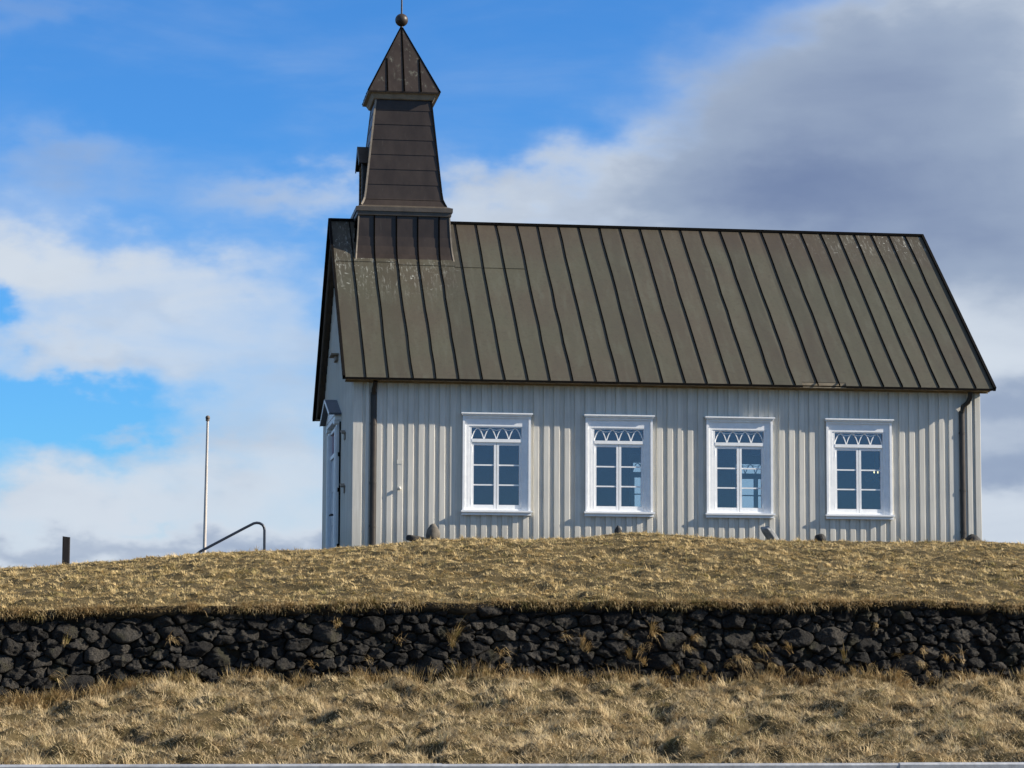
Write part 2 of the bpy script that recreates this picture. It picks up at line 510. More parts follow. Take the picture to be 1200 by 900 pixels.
class MB:
    """collects shapes given in world coordinates and links them as one mesh object"""

    def __init__(self):
        self.v, self.f, self.mi, self.smooth = [], [], [], []

    def add(self, verts, faces, mi=0, smooth=False):
        b = len(self.v)
        self.v += [tuple(x) for x in verts]
        for f in faces:
            self.f.append(tuple(b + i for i in f))
            self.mi.append(mi)
            self.smooth.append(smooth)

    def box(self, x0, x1, y0, y1, z0, z1, mi=0):
        v = [(x, y, z) for z in (z0, z1) for y in (y0, y1) for x in (x0, x1)]
        self.add(v, [(0, 2, 3, 1), (4, 5, 7, 6), (0, 1, 5, 4), (2, 6, 7, 3), (0, 4, 6, 2), (1, 3, 7, 5)], mi)

    def bevel_box(self, x0, x1, y0, y1, z0, z1, c, mi=0):
        """box with its four vertical edges on the low-y side chamfered"""
        pts = [(x0, y1), (x1, y1), (x1, y0 + c), (x1 - c, y0), (x0 + c, y0), (x0, y0 + c)]
        n = len(pts)
        v = [(x, y, z0) for x, y in pts] + [(x, y, z1) for x, y in pts]
        fs = [tuple(reversed(range(n)))[::-1][::-1], tuple(range(n, 2 * n))]
        for i in range(n):
            j = (i + 1) % n
            fs.append((i, j, n + j, n + i))
        self.add(v, fs, mi)

    def bar(self, a, b, w, h, up=(0, 0, 1), mi=0, taper=1.0):
        a, b = Vector(a), Vector(b)
        d = (b - a).normalized()
        s = d.cross(Vector(up)).normalized()
        u = s.cross(d)
        v = []
        for p, k in ((a, 1.0), (b, taper)):
            for sx, sy in ((-1, -1), (1, -1), (1, 1), (-1, 1)):
                v.append(p + s * (sx * w * k / 2) + u * (sy * h * k / 2))
        self.add(v, [(0, 1, 2, 3), (7, 6, 5, 4), (0, 4, 5, 1), (1, 5, 6, 2), (2, 6, 7, 3), (3, 7, 4, 0)], mi)

    def tube(self, path, r, n=12, mi=0, caps=True):
        path = [Vector(p) for p in path]
        rs = r if isinstance(r, (list, tuple)) else [r] * len(path)
        rings = []
        ref = None
        for i, p in enumerate(path):
            d = (path[min(i + 1, len(path) - 1)] - path[max(i - 1, 0)]).normalized()
            if ref is None:
                ref = Vector((0, 1, 0)) if abs(d.y) < 0.9 else Vector((1, 0, 0))
            s = (ref - d * ref.dot(d)).normalized()
            ref = s
            u = d.cross(s)
            rings.append([p + (s * math.cos(2 * math.pi * k / n) + u * math.sin(2 * math.pi * k / n)) * rs[i] for k in range(n)])
        v = [q for ring in rings for q in ring]
        fs = []
        for i in range(len(path) - 1):
            for k in range(n):
                k2 = (k + 1) % n
                fs.append((i * n + k, i * n + k2, (i + 1) * n + k2, (i + 1) * n + k))
        self.add(v, fs, mi, True)
        if caps:
            self.add(rings[0], [tuple(reversed(range(n)))], mi)
            self.add(rings[-1], [tuple(range(n))], mi)

    def sphere(self, c, r, nu=20, nv=12, mi=0):
        c = Vector(c)
        rr = r if isinstance(r, (tuple, list)) else (r, r, r)
        v, fs = [], []
        for j in range(nv + 1):
            th = math.pi * j / nv
            for i in range(nu):
                ph = 2 * math.pi * i / nu
                v.append((c.x + rr[0] * math.sin(th) * math.cos(ph), c.y + rr[1] * math.sin(th) * math.sin(ph), c.z + rr[2] * math.cos(th)))
        for j in range(nv):
            for i in range(nu):
                i2 = (i + 1) % nu
                fs.append((j * nu + i, (j + 1) * nu + i, (j + 1) * nu + i2, j * nu + i2))
        self.add(v, fs, mi, True)

    def loft(self, cx, cy, levels, mi=0, cap=True):
        """square sections (z, half x, half y)"""
        v, fs = [], []
        for (z, hx, hy) in levels:
            v += [(cx - hx, cy - hy, z), (cx + hx, cy - hy, z), (cx + hx, cy + hy, z), (cx - hx, cy + hy, z)]
        for i in range(len(levels) - 1):
            for k in range(4):
                k2 = (k + 1) % 4
                fs.append((4 * i + k, 4 * i + k2, 4 * i + 4 + k2, 4 * i + 4 + k))
        if cap:
            fs.append((3, 2, 1, 0))
            n = 4 * (len(levels) - 1)
            fs.append((n, n + 1, n + 2, n + 3))
        self.add(v, fs, mi)

    def build(self, name, mats, parent=None, origin=None):
        if not isinstance(mats, (list, tuple)):
            mats = [mats]
        if parent is not None and origin is None:
            org = ORIGIN[parent]
        else:
            org = Vector(origin) if origin is not None else Vector((0, 0, 0))
        me = bpy.data.meshes.new(name)
        me.from_pydata([(x - org.x, y - org.y, z - org.z) for x, y, z in self.v], [], self.f)
        for m_ in mats:
            me.materials.append(m_)
        me.polygons.foreach_set('material_index', self.mi)
        me.polygons.foreach_set('use_smooth', self.smooth)
        bm = bmesh.new()
        bm.from_mesh(me)
        bmesh.ops.recalc_face_normals(bm, faces=bm.faces)
        bm.to_mesh(me)
        bm.free()
        me.update()
        o = bpy.data.objects.new(name, me)
        scene.collection.objects.link(o)
        if parent is not None:
            o.parent = parent
            o.location = org - ORIGIN[parent]
        else:
            o.location = org
        ORIGIN[o] = org
        return o


def np_mesh(name, verts, loops, sizes, mat, smooth=True):
    me = bpy.data.meshes.new(name)
    me.vertices.add(len(verts))
    me.vertices.foreach_set('co', np.ascontiguousarray(verts, dtype=np.float32).ravel())
    me.loops.add(len(loops))
    me.loops.foreach_set('vertex_index', np.ascontiguousarray(loops, dtype=np.int32))
    me.polygons.add(len(sizes))
    st = np.zeros(len(sizes), dtype=np.int32)
    st[1:] = np.cumsum(sizes)[:-1]
    me.polygons.foreach_set('loop_start', st)
    me.polygons.foreach_set('loop_total', np.ascontiguousarray(sizes, dtype=np.int32))
    me.polygons.foreach_set('use_smooth', np.full(len(sizes), smooth))
    me.materials.append(mat)
    me.update(calc_edges=True)
    me.validate()
    o = bpy.data.objects.new(name, me)
    scene.collection.objects.link(o)
    return o


def vnoise(x, y, seed=0):
    """smooth value noise in 0..1 on numpy arrays"""
    xi, yi = np.floor(x).astype(np.int64), np.floor(y).astype(np.int64)
    fx, fy = x - xi, y - yi
    fx = fx * fx * fx * (fx * (fx * 6 - 15) + 10)
    fy = fy * fy * fy * (fy * (fy * 6 - 15) + 10)

    def hsh(a, b):
        n = (a * 374761393 + b * 668265263 + seed * 974634777) & 0xffffffff
        n = ((n ^ (n >> 13)) * 1274126177) & 0xffffffff
        n = (n ^ (n >> 16)) & 0xffffffff
        return n / 4294967295.0
    a = hsh(xi, yi) * (1 - fx) + hsh(xi + 1, yi) * fx
    b = hsh(xi, yi + 1) * (1 - fx) + hsh(xi + 1, yi + 1) * fx
    return a * (1 - fy) + b * fy


def fbm(x, y, oct_=4, seed=0, gain=0.5):
    s, a, tot = 0, 1.0, 0
    for i in range(oct_):
        s = s + a * vnoise(x * 2 ** i + 13.7 * i, y * 2 ** i + 7.1 * i, seed + i)
        tot += a
        a *= gain
    return s / tot


def sstep(a, b, x):
    t = np.clip((x - a) / (b - a), 0, 1)
    return t * t * (3 - 2 * t)


# ------------------------------------------------------------------ terrain shape
WALL_TOP = [(-9.0, -17.6, 0.30), (-5.38, -17.3, 0.376), (-4.80, -17.2, 0.395), (-4.12, -17.1, 0.425), (-3.45, -17.05, 0.445),
            (-2.44, -17.0, 0.47), (-0.93, -17.0, 0.519), (0.59, -17.0, 0.529), (2.13, -17.0, 0.549), (3.7, -17.0, 0.528),
            (5.29, -17.0, 0.569), (6.9, -17.0, 0.527), (16, -17.0, 0.53)]
WALL_BASE = [(-9.0, -0.80), (-5.36, -0.735), (-4.78, -0.69), (-4.10, -0.585), (-3.43, -0.49), (-2.42, -0.442), (-0.93, -0.429),
             (0.59, -0.446), (2.13, -0.454), (3.69, -0.451), (5.28, -0.448), (6.88, -0.445), (16, -0.45)]
CREST = [(-30, -0.4), (-12, 0.72), (-5.98, 1.178), (-4.68, 1.294), (-2.85, 1.456), (-1.79, 1.506), (-0.52, 1.571), (0.22, 1.645), (0.63, 1.689),
         (1.44, 1.724), (2.26, 1.732), (2.94, 1.753), (3.36, 1.797), (3.84, 1.87), (4.33, 1.834), (5.16, 1.788), (6.14, 1.743),
         (6.99, 1.738), (8.12, 1.749), (9.27, 1.76), (10.4, 1.743), (18, 1.70), (40, 1.2)]
WX = np.array([a for a, b, c in WALL_TOP])
WY = np.array([b for a, b, c in WALL_TOP])
WZ = np.array([c for a, b, c in WALL_TOP])
BX, BZ = np.array(WALL_BASE).T
CX, CZ = np.array(CREST).T
CREST_Y = -7.0
TURF = 0.045
RIMW = 0.42


def wall_y(x):
    return np.interp(x, WX, WY)


def wall_top(x):
    x = np.asarray(x, float)
    return np.interp(x, WX, WZ) + 0.05 * (fbm(x * 1.6, x * 0 + 0.7, 3, 15) - 0.5)


def wall_base(x):
    return np.interp(x, BX, BZ)


def ground_z(x, y, bumps=True):
    x = np.asarray(x, float)
    y = np.asarray(y, float)
    yw, zt, zb = wall_y(x), wall_top(x), wall_base(x)
    zc = np.interp(x, CX, CZ) - TURF
    # foreground
    zf = np.where(y > -26, zb + (y - yw) / (-26 - yw) * (-1.00 - zb), -1.00)
    zf = np.where(y <= -26, -1.00 - 0.075 * (-26 - np.maximum(y, -34)), zf)
    # mound
    yt = yw + RIMW
    t = np.clip((y - yt) / (CREST_Y - yt), 0, 1)
    e = 0.62 * t + 0.38 * np.sin(t * math.pi / 2)
    zm = zt + (zc - zt) * e
    # behind the crest
    dy = np.maximum(y - CREST_Y, 0)
    plat = np.minimum(zc - 0.03, 1.60) - 0.0 * dy
    zb1 = zc + (plat - zc) * sstep(0, 4.5, dy)
    side = sstep(-1.5, -4.0, x) + sstep(14, 18, x)
    zb1 = zb1 - side * 0.05 * dy
    zb1 = zb1 - sstep(13, 45, y) * 2.6
    zb1 = np.maximum(zb1, -1.6)
    z = np.where(y > CREST_Y, zb1, zm)
    z = np.where(y < yw + RIMW, zf, z)
    inwall = (y >= yw + 0.2) & (y < yw + RIMW)
    z = np.where(inwall, zf + (zt - zf) * np.clip((y - yw - 0.2) / (RIMW - 0.2), 0, 1), z)
    far = sstep(40, 160, np.hypot(x - 3, y + 20))
    z = z * (1 - far) + far * (-1.6 + 0.6 * (fbm(x / 60, y / 60, 3, 5) - 0.5))
    if bumps:
        fore = (y < yw + 0.1)
        wob = fbm(x * 0.9, y * 0.9, 3, 21)
        tus = fbm(x * 2.1 + wob * 2, y * 1.7 + wob * 2, 3, 11)
        b1 = 0.36 * (tus - 0.5) + 0.15 * (fbm(x * 5.5, y * 4.5, 2, 31) - 0.5)
        b2 = 0.13 * (fbm(x * 2.4, y * 1.6, 3, 41) - 0.5) + 0.08 * (fbm(x * 6, y * 4.5, 2, 51) - 0.5)
        cr = np.exp(-((y - CREST_Y) / 1.5) ** 2)
        b2 = b2 * (1 - 0.55 * cr)
        b1 = b1 + 0.035 * (fbm(x * 11, y * 9, 2, 33) - 0.5)
        b2 = b2 + 0.025 * (fbm(x * 12, y * 8, 2, 53) - 0.5)
        z = z + np.where(fore, b1 * (0.45 + 0.55 * sstep(0.0, 0.6, yw - y)), b2) * (1 - sstep(25, 60, np.hypot(x - 3, y + 18)))
    return z


def spaced(lo, hi, step, far, grow=1.22):
    a = list(np.arange(lo, hi, step))
    s, v = step, a[-1]
    right = []
    while v < far:
        s *= grow
        v += s
        right.append(v)
    s, v = step, a[0]
    left = []
    while v > -far:
        s *= grow
        v -= s
        left.append(v)
    return np.array(left[::-1] + a + right)


gx = spaced(-8.5, 13.5, 0.075, 6000)
gy = spaced(-28.0, -4.0, 0.075, 6000)
GX, GY = np.meshgrid(gx, gy)
GZ = ground_z(GX, GY)
nx, ny = len(gx), len(gy)
idx = np.arange(nx * ny).reshape(ny, nx)
quads = np.stack([idx[:-1, :-1], idx[:-1, 1:], idx[1:, 1:], idx[1:, :-1]], -1).reshape(-1, 4)
ground = np_mesh("ground", np.stack([GX, GY, GZ], -1).reshape(-1, 3), quads.ravel(), np.full(len(quads), 4), M['earth'])
tag(ground, kind='structure')


# ------------------------------------------------------------------ church
L, W = 12.0, 8.4
YC = W / 2
OE, OG = 0.334, 0.21
ZE, ZR = 4.928, 8.616
FLOOR = 1.62
SLOPE = (ZR - ZE) / (YC + OE)
WIN_X = [2.022, 4.341, 6.655, 8.979]
WW = 1.281
ZT, ZB = 4.332, 2.415          # head of window trim, underside of sill
WT = 0.16

church = empty("church", (6.0, YC, FLOOR),
               "pale grey board clad church with brown standing seam roof, dark steeple and four white windows", "church")


def roof_z(y):
    return ZR - abs(y - YC) * SLOPE


# --- walls
wb = MB()


def long_wall(m, y_out, y_in):
    """wall skin in cells, leaving the window openings"""
    us = [0.0]
    for x in WIN_X:
        us += [x + 0.09, x + WW - 0.09]
    us.append(L)
    z_lo, z_hi = ZB + 0.10, ZT - 0.08
    ztop = ZE + 0.12
    zs = [FLOOR - 0.4, z_lo, z_hi, ztop]
    for i in range(len(us) - 1):
        hole = (i % 2 == 1)
        for j in range(3):
            if hole and j == 1:
                continue
            for y in (y_out, y_in):
                m.add([(us[i], y, zs[j]), (us[i + 1], y, zs[j]), (us[i + 1], y, zs[j + 1]), (us[i], y, zs[j + 1])], [(0, 1, 2, 3)],
                      0 if y == y_out else 1)
        if hole:
            a, b = us[i], us[i + 1]
            m.add([(a, y_out, z_lo), (a, y_in, z_lo), (a, y_in, z_hi), (a, y_out, z_hi)], [(0, 1, 2, 3)])
            m.add([(b, y_out, z_lo), (b, y_in, z_lo), (b, y_in, z_hi), (b, y_out, z_hi)], [(0, 1, 2, 3)])
            m.add([(a, y_out, z_lo), (b, y_out, z_lo), (b, y_in, z_lo), (a, y_in, z_lo)], [(0, 1, 2, 3)])
            m.add([(a, y_out, z_hi), (b, y_out, z_hi), (b, y_in, z_hi), (a, y_in, z_hi)], [(0, 1, 2, 3)])


long_wall(wb, 0.0, WT)
long_wall(wb, W, W - WT)
for xo, xi in ((0.0, WT), (L, L - WT)):
    for x, mi in ((xo, 0), (xi, 1)):
        o = WT if mi else 0.0
        wb.add([(x, o, FLOOR - 0.4), (x, W - o, FLOOR - 0.4), (x, W - o, roof_z(W - o) - 0.1), (x, YC, ZR - 0.1), (x, o, roof_z(o) - 0.1)],
               [(0, 1, 2, 3, 4)], mi)
# interior floor and ceiling lining
wb.add([(WT, WT, FLOOR + 0.05), (L - WT, WT, FLOOR + 0.05), (L - WT, W - WT, FLOOR + 0.05), (WT, W - WT, FLOOR + 0.05)], [(0, 1, 2, 3)], 2)
wb.add([(WT, WT, ZE + 0.1), (L - WT, WT, ZE + 0.1), (L - WT, W - WT, ZE + 0.1), (WT, W - WT, ZE + 0.1)], [(0, 1, 2, 3)], 1)
# battens on the long walls
BW, BD, CH = 0.108, 0.027, 0.007
pitch = 0.1962
k0 = -4
xb = 0.86 + pitch * np.arange(-3, 60)
for side in (0, 1):
    for x in xb:
        x = float(x)
        if x > L - 0.16 or x < 0.2 or abs(x - 11.66) < 0.11 or abs(x - 0.355) < 0.11:
            continue
        a, b = x - BW / 2, x + BW / 2
        segs = [(FLOOR - 0.4, ZE + 0.02)]
        for w in WIN_X:
            if b > w + 0.01 and a < w + WW - 0.01:
                segs = [(FLOOR - 0.4, ZB + 0.02), (ZT - 0.02, ZE + 0.02)]
        for z0, z1 in segs:
            j = 0.003 * (random.random() - 0.5)
            if side == 0:
                wb.bevel_box(a + j, b + j, -BD + j, -0.0005, z0, z1, CH)
            else:
                wb.box(a, b, W + 0.0005, W + BD, z0, z1)
# corner boards
for (a, b) in ((-0.028, 0.15), (L - 0.085, L + 0.028)):
    wb.bevel_box(a, b, -0.034, 0.03, FLOOR - 0.4, ZE + 0.02, 0.006)
    wb.box(a, b, W - 0.03, W + 0.034, FLOOR - 0.4, ZE + 0.02)
wb.bevel_box(0.205, 0.275, -BD, -0.0005, FLOOR - 0.4, ZE + 0.02, CH)
wb.bevel_box(0.44, 0.52, -BD, -0.0005, FLOOR - 0.4, ZE + 0.02, CH)
wb.bevel_box(11.76, 11.86, -BD, -0.0005, FLOOR - 0.4, ZE + 0.02, CH)
# gable battens
for x0, x1 in ((-0.028, -0.0005), (L + 0.0005, L + 0.028)):
    y = 0.20
    while y < W - 0.15:
        if not (x0 < 0 and 3.1 < y < 5.3):
            wb.box(x0, x1, y, y + 0.1, FLOOR - 0.4, roof_z(y + 0.05 if y > YC else y) - 0.12)
        else:
            wb.box(x0, x1, y, y + 0.1, 4.55, roof_z(y + 0.05 if y > YC else y) - 0.12)
        y += pitch
# plinth skirting along the base, patch board and peg
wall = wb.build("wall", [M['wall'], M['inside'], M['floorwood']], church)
hk = MB()
hk.box(0.80, 0.905, -BD - 0.006, -BD, 3.36, 3.44)
hk.build("patch_board", M['wall'], church)
hk = MB()
hk.tube([(0.845, -BD, 2.90), (0.845, -0.06, 2.905)], 0.020, 10)
hk.sphere((0.848, -0.062, 2.905), 0.034, 12, 8)
hk.build("wall_peg", M['wall'], church)

# --- eaves soffit, fascia
sf = MB()
sf.box(-OG + 0.03, L + OG - 0.03, -OE + 0.06, -0.03, ZE - 0.030, ZE - 0.012)
sf.box(-OG + 0.03, L + OG - 0.03, -0.052, -0.031, ZE - 0.060, ZE - 0.032)
sf.build("soffit", M['soffit'], church)
sf = MB()
sf.box(-OG + 0.03, L + OG - 0.03, W + 0.03, W + OE - 0.06, ZE - 0.030, ZE - 0.012)
sf.build("soffit", M['soffit'], church)

# --- roof
rf = MB()
CUT = (8.46, 9.31)                # stretch of eave where the edge strip is missing
TH = 0.03


def slab(m, x0, x1, ya, yb, mi=0, th=TH):
    za, zb_ = roof_z(ya), roof_z(yb)
    v = []
    for x in (x0, x1):
        v += [(x, ya, za), (x, yb, zb_), (x, yb, zb_ - th), (x, ya, za - th)]
    m.add(v, [(0, 1, 5, 4), (1, 2, 6, 5), (2, 3, 7, 6), (3, 0, 4, 7), (0, 3, 2, 1), (4, 5, 6, 7)], mi)


slab(rf, -OG, L + OG, -OE + 0.10, YC)
slab(rf, -OG, L + OG, YC, W + OE)
roof = rf.build("roof", M['roof'], church)

seams_x = [0.182, 0.613, 1.057, 1.485, 1.915, 2.350, 2.776, 3.205, 3.637, 4.056, 4.497, 4.922, 5.344, 5.775, 6.192, 6.617, 7.051,
           7.471, 7.891, 8.312, 8.759, 9.180, 9.608, 10.032, 10.400, 10.760, 11.130, 11.495, 11.848]
for x in seams_x:
    y_hi = YC if not (0.3 < x < 2.1) else 2.98
    for ya, yb in ((-OE, y_hi), (W + OE, YC)):
        sm = MB()
        n = 9
        prev = None
        for i in range(n + 1):
            y = ya + (yb - ya) * i / n
            xx = x + (random.random() - 0.5) * 0.018
            cur = Vector((xx, y, roof_z(y) + 0.013))
            if prev is not None:
                sm.bar(prev, cur, 0.014, 0.028)
            prev = cur
        sm.build("roof_seam", M['seam'], roof)
# lapped joint between the upper and lower sheets near the tower
lp = MB()
for (x0, x1, y) in ((-0.17, 1.0, 2.93), (1.0, 2.2, 2.86), (2.2, 3.6, 2.83)):
    lp.bar((x0, y, roof_z(y) + 0.001), (x1, y, roof_z(y) + 0.001), 0.03, 0.009)
lp.build("lap_joint", M['roof'], roof)
# ridge cap and verge edges
rc = MB()
rc.bar((-OG - 0.01, YC, ZR + 0.005), (L + OG + 0.01, YC, ZR + 0.005), 0.11, 0.05)
rc.build("ridge_cap", M['edge'], roof)
for x in (-OG - 0.012, L + OG + 0.012):
    for ya in (-OE - 0.005, W + OE + 0.005):
        vg = MB()
        vg.bar((x, ya, roof_z(ya) + 0.0), (x, YC, ZR + 0.0), 0.05, 0.085)
        vg.build("verge_trim", M['edge'], roof)
for x, x0, x1 in ((-OG + 0.05, -OG + 0.066, -0.03), (L + OG - 0.05, L + 0.03, L + OG - 0.066)):
    for ya in (-OE + 0.14, W + OE - 0.14):
        bgm = MB()
        bgm.bar((x, ya, roof_z(ya) - 0.115), (x, YC, ZR - 0.115), 0.03, 0.12)
        bgm.bar(((x0 + x1) / 2, ya, roof_z(ya) - 0.072), ((x0 + x1) / 2, YC, ZR - 0.072), x1 - x0, 0.012)
        bgm.build("barge_board", M['barge'], roof)
for x0, x1 in ((-OG, CUT[0]), (CUT[1], L + OG)):
    ev = MB()
    slab(ev, x0, x1, -OE, -OE + 0.098, 0, TH)
    ev.bar((x0, -OE - 0.004, ZE - 0.014), (x1, -OE - 0.004, ZE - 0.014), 0.02, 0.04, mi=1)
    ev.build("eave_edge", [M['roof'], M['edge']], roof)
ev = MB()
ev.bar((CUT[0], -OE + 0.09, ZE + 0.04), (CUT[1], -OE + 0.09, ZE + 0.04), 0.012, 0.05)
ev.build("bare_eave_board", M['soffit'], roof)


# --- windows
def copy_tree(o, parent):
    c = o.copy()
    scene.collection.objects.link(c)
    c.parent = parent
    for ch in list(o.children):
        copy_tree(ch, c)
    return c


def make_window():
    """origin at the wall face, lower left corner of the trim"""
    H = ZT - ZB
    fr = MB()
    t_w = 0.118
    s_h = 0.10
    # flat casing
    fr.box(0.006, t_w, -0.046, 0.0, s_h, H - 0.05)
    fr.box(WW - t_w, WW - 0.006, -0.046, 0.0, s_h, H - 0.05)
    fr.box(t_w, WW - t_w, -0.046, 0.0, H - 0.245, H - 0.05)
    # raised outer band
    fr.box(0.0, 0.042, -0.072, -0.0465, s_h, H - 0.05)
    fr.box(WW - 0.042, WW, -0.072, -0.0465, s_h, H - 0.05)
    fr.box(0.042, WW - 0.042, -0.072, -0.0465, H - 0.092, H - 0.05)
    # inner frame
    x0, x1 = t_w, WW - t_w
    fr.box(x0, x0 + 0.052, -0.036, 0.10, s_h, H - 0.245)
    fr.box(x1 - 0.052, x1, -0.036, 0.10, s_h, H - 0.245)
    fr.box(x0 + 0.052, x1 - 0.052, -0.034, 0.10, H - 0.270, H - 0.2455)
    fr.box(x0 + 0.052, x1 - 0.052, -0.040, 0.10, 1.375, 1.435)   # transom bar
    fr.box(x0 + 0.052, x1 - 0.052, -0.030, 0.10, s_h, s_h + 0.03)
    win = fr.build("window", M['white'], None, origin=(0, 0, 0))
    win.parent = church
    win.location = Vector((WIN_X[0], 0, ZB)) - ORIGIN[church]

    def child(m, name, mat):
        o = MB.build(m, name, mat, None, origin=(0, 0, 0))
        o.parent = win
        o.location = (0, 0, 0)
        return o
    hd = MB()
    hd.box(-0.018, WW + 0.018, -0.10, 0.0, H - 0.0495, H - 0.022)
    hd.box(-0.032, WW + 0.032, -0.125, 0.0, H - 0.0215, H + 0.004)
    child(hd, "head_moulding", M['white'])
    sl = MB()
    sl.box(-0.012, WW + 0.012, -0.085, 0.0, 0.012, 0.0655)
    sl.box(-0.028, WW + 0.028, -0.125, 0.0, 0.066, 0.0995)
    child(sl, "sill", M['white'])
    xi0, xi1 = x0 + 0.053, x1 - 0.053
    mid = (xi0 + xi1) / 2
    zb0, zt0 = s_h + 0.031, 1.374
    st = 0.055
    for a, b in ((xi0, mid - 0.004), (mid + 0.004, xi1)):
        sh = MB()
        sh.box(a, a + st - 0.012, -0.020, 0.03, zb0, zt0)
        sh.box(b - st + 0.012, b, -0.020, 0.03, zb0, zt0)
        ia, ib = a + st - 0.0115, b - st + 0.0115
        sh.box(ia, ib, -0.018, 0.03, zb0, zb0 + 0.075)
        sh.box(ia, ib, -0.018, 0.03, zt0 - 0.055, zt0)
        g0, g1 = zb0 + 0.0755, zt0 - 0.0555
        for q in (1, 2):
            zc_ = g0 + (g1 - g0) * q / 3
            sh.box(ia, ib, -0.012, 0.018, zc_ - 0.013, zc_ + 0.013)
        # hinge blocks on the outer stile
        hx = a if a == xi0 else b
        for zz in (zb0 + 0.12, zt0 - 0.14):
            sh.tube([(hx, -0.026, zz - 0.05), (hx, -0.026, zz + 0.05)], 0.012, 8)
        child(sh, "sash", M['white'])
        gl = MB()
        gl.box(ia, ib, 0.002, 0.006, g0, g1)
        child(gl, "pane", M['glass'])
    # fanlight with crossing arches
    f0, f1 = 1.4355, H - 0.2705
    gl = MB()
    gl.box(xi0, xi1, 0.004, 0.008, f0, f1)
    child(gl, "fanlight_pane", M['glass'])
    tr = MB()
    n = 4
    wdt = (xi1 - xi0) / n
    hgt = f1 - f0 - 0.012
    for k in range(n):
        cxk = xi0 + wdt * (k + 0.5)
        pts = []
        for i in range(17):
            q_ = -1 + i / 8
            pts.append((cxk + q_ * (wdt / 2 - 0.003), -0.002, f0 + hgt * (1 - abs(q_) ** 2.0)))
        for p, q in zip(pts[:-1], pts[1:]):
            tr.bar(p, q, 0.018, 0.016, up=(0, 1, 0))
    # upper interlacing: flatter arcs springing from the crowns of neighbouring arches
    for k in range(n - 1):
        cxk = xi0 + wdt * (k + 1)
        pts = [(cxk + (-1 + i / 6) * wdt / 2, -0.001, f0 + hgt * (1.0 - 0.16 * (1 - abs(-1 + i / 6) ** 1.6))) for i in range(13)]
        for p, q in zip(pts[:-1], pts[1:]):
            tr.bar(p, q, 0.012, 0.013, up=(0, 1, 0))
    child(tr, "tracery", M['white'])
    return win


win0 = make_window()
base_loc = win0.location.copy()
for i, x in enumerate(WIN_X):
    if i:
        c = copy_tree(win0, church)
        c.location = base_loc + Vector((x - WIN_X[0], 0, 0))
    c = copy_tree(win0, church)
    c.rotation_euler = (0, 0, math.pi)
    c.location = Vector((x + WW, W, ZB)) - ORIGIN[church]

# --- west door
DY0, DY1 = 3.35, 5.25
ds = MB()
for y0, y1 in ((DY0 - 0.28, DY0), (DY1, DY1 + 0.28)):
    ds.box(-0.11, 0.0, y0, y1, FLOOR - 0.2, 4.36)
    ds.box(-0.14, -0.1105, y0 + 0.06, y1 - 0.06, FLOOR + 0.3, 4.30)
    ds.box(-0.16, 0.0, y0 - 0.03, y1 + 0.03, 4.361, 4.43)
ds.box(-0.08, 0.0, DY0, DY1, 4.30, 4.36)
ds.box(-0.15, 0.0, DY0 - 0.34, DY1 + 0.34, 4.431, 4.52)
ds.box(-0.08, -0.03, DY0, DY1, 3.78, 3.86)
doorcase = ds.build("door_surround", M['white'], church)
pd = MB()
yl, yr_, zp, zb_ = DY0 - 0.40, DY1 + 0.40, 4.90, 4.525
pd.add([(-0.16, yl, zb_), (-0.16, yr_, zb_), (-0.16, (yl + yr_) / 2, zp), (0, yl, zb_), (0, yr_, zb_), (0, (yl + yr_) / 2, zp)],
       [(0, 1, 2), (3, 5, 4), (0, 3, 4, 1), (0, 2, 5, 3), (1, 4, 5, 2)])
for ya in (yl - 0.03, yr_ + 0.03):
    pd.bar((-0.12, ya, zb_ + 0.02), (-0.12, (yl + yr_) / 2, zp + 0.03), 0.30, 0.04, mi=1)
    pd.bar((-0.276, ya, zb_ + 0.015), (-0.276, (yl + yr_) / 2, zp + 0.025), 0.012, 0.055)
pd.build("pediment", [M['white'], M['lead']], doorcase)
tl = MB()
tl.box(-0.045, -0.040, DY0, DY1, 3.861, 4.299)
tl.build("transom_pane", M['glass'], doorcase)
for k, (y0, y1) in enumerate(((DY0, (DY0 + DY1) / 2 - 0.005), ((DY0 + DY1) / 2 + 0.005, DY1))):
    dl = MB()
    dl.box(-0.05, -0.005, y0, y1, FLOOR + 0.02, 3.779)
    for z0, z1 in ((FLOOR + 0.15, 2.3), (2.42, 3.0), (3.1, 3.68)):
        dl.box(-0.062, -0.0505, y0 + 0.12, y1 - 0.12, z0, z1)
    d = dl.build("door", M['doorpaint'], church)
    hn = MB()
    yy = y1 - 0.07 if k == 0 else y0 + 0.07
    hn.tube([(-0.05, yy, 2.62), (-0.13, yy, 2.62), (-0.13, yy + (0.12 if k else -0.12), 2.62)], 0.018, 8)
    hn.build("handle", M['black'], d)
    for z in (1.9, 3.5):
        pass
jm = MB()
jm.box(-0.06, -0.0, DY0 - 0.355, DY0 - 0.325, FLOOR - 0.2, 4.40)  # dark strip added beside the door surround, standing in for a shadow gap
for z in (1.95, 3.05, 3.75):
    jm.box(-0.085, -0.0605, DY0 - 0.36, DY0 - 0.33, z - 0.04, z + 0.04)
jm.build("jamb_shadow_strip", M['edge'], doorcase)
# wall lanterns and hood on the gable
for z in (4.04, 3.01):
    lm = MB()
    lm.box(-0.05, -0.0285, 1.74, 1.98, z - 0.09, z + 0.05)
    lm.bar((-0.03, 1.70, z + 0.02), (-0.03, 2.02, z + 0.09), 0.16, 0.03)
    lm.build("wall_bracket", M['trim'], church)
gh = MB()
gh.box(-0.09, -0.0285, 3.95, 4.45, 5.72, 5.82)
gh.bar((-0.10, 3.88, 5.84), (-0.10, 4.52, 5.84), 0.17, 0.035)
gh.build("gable_hood", M['trim'], church)

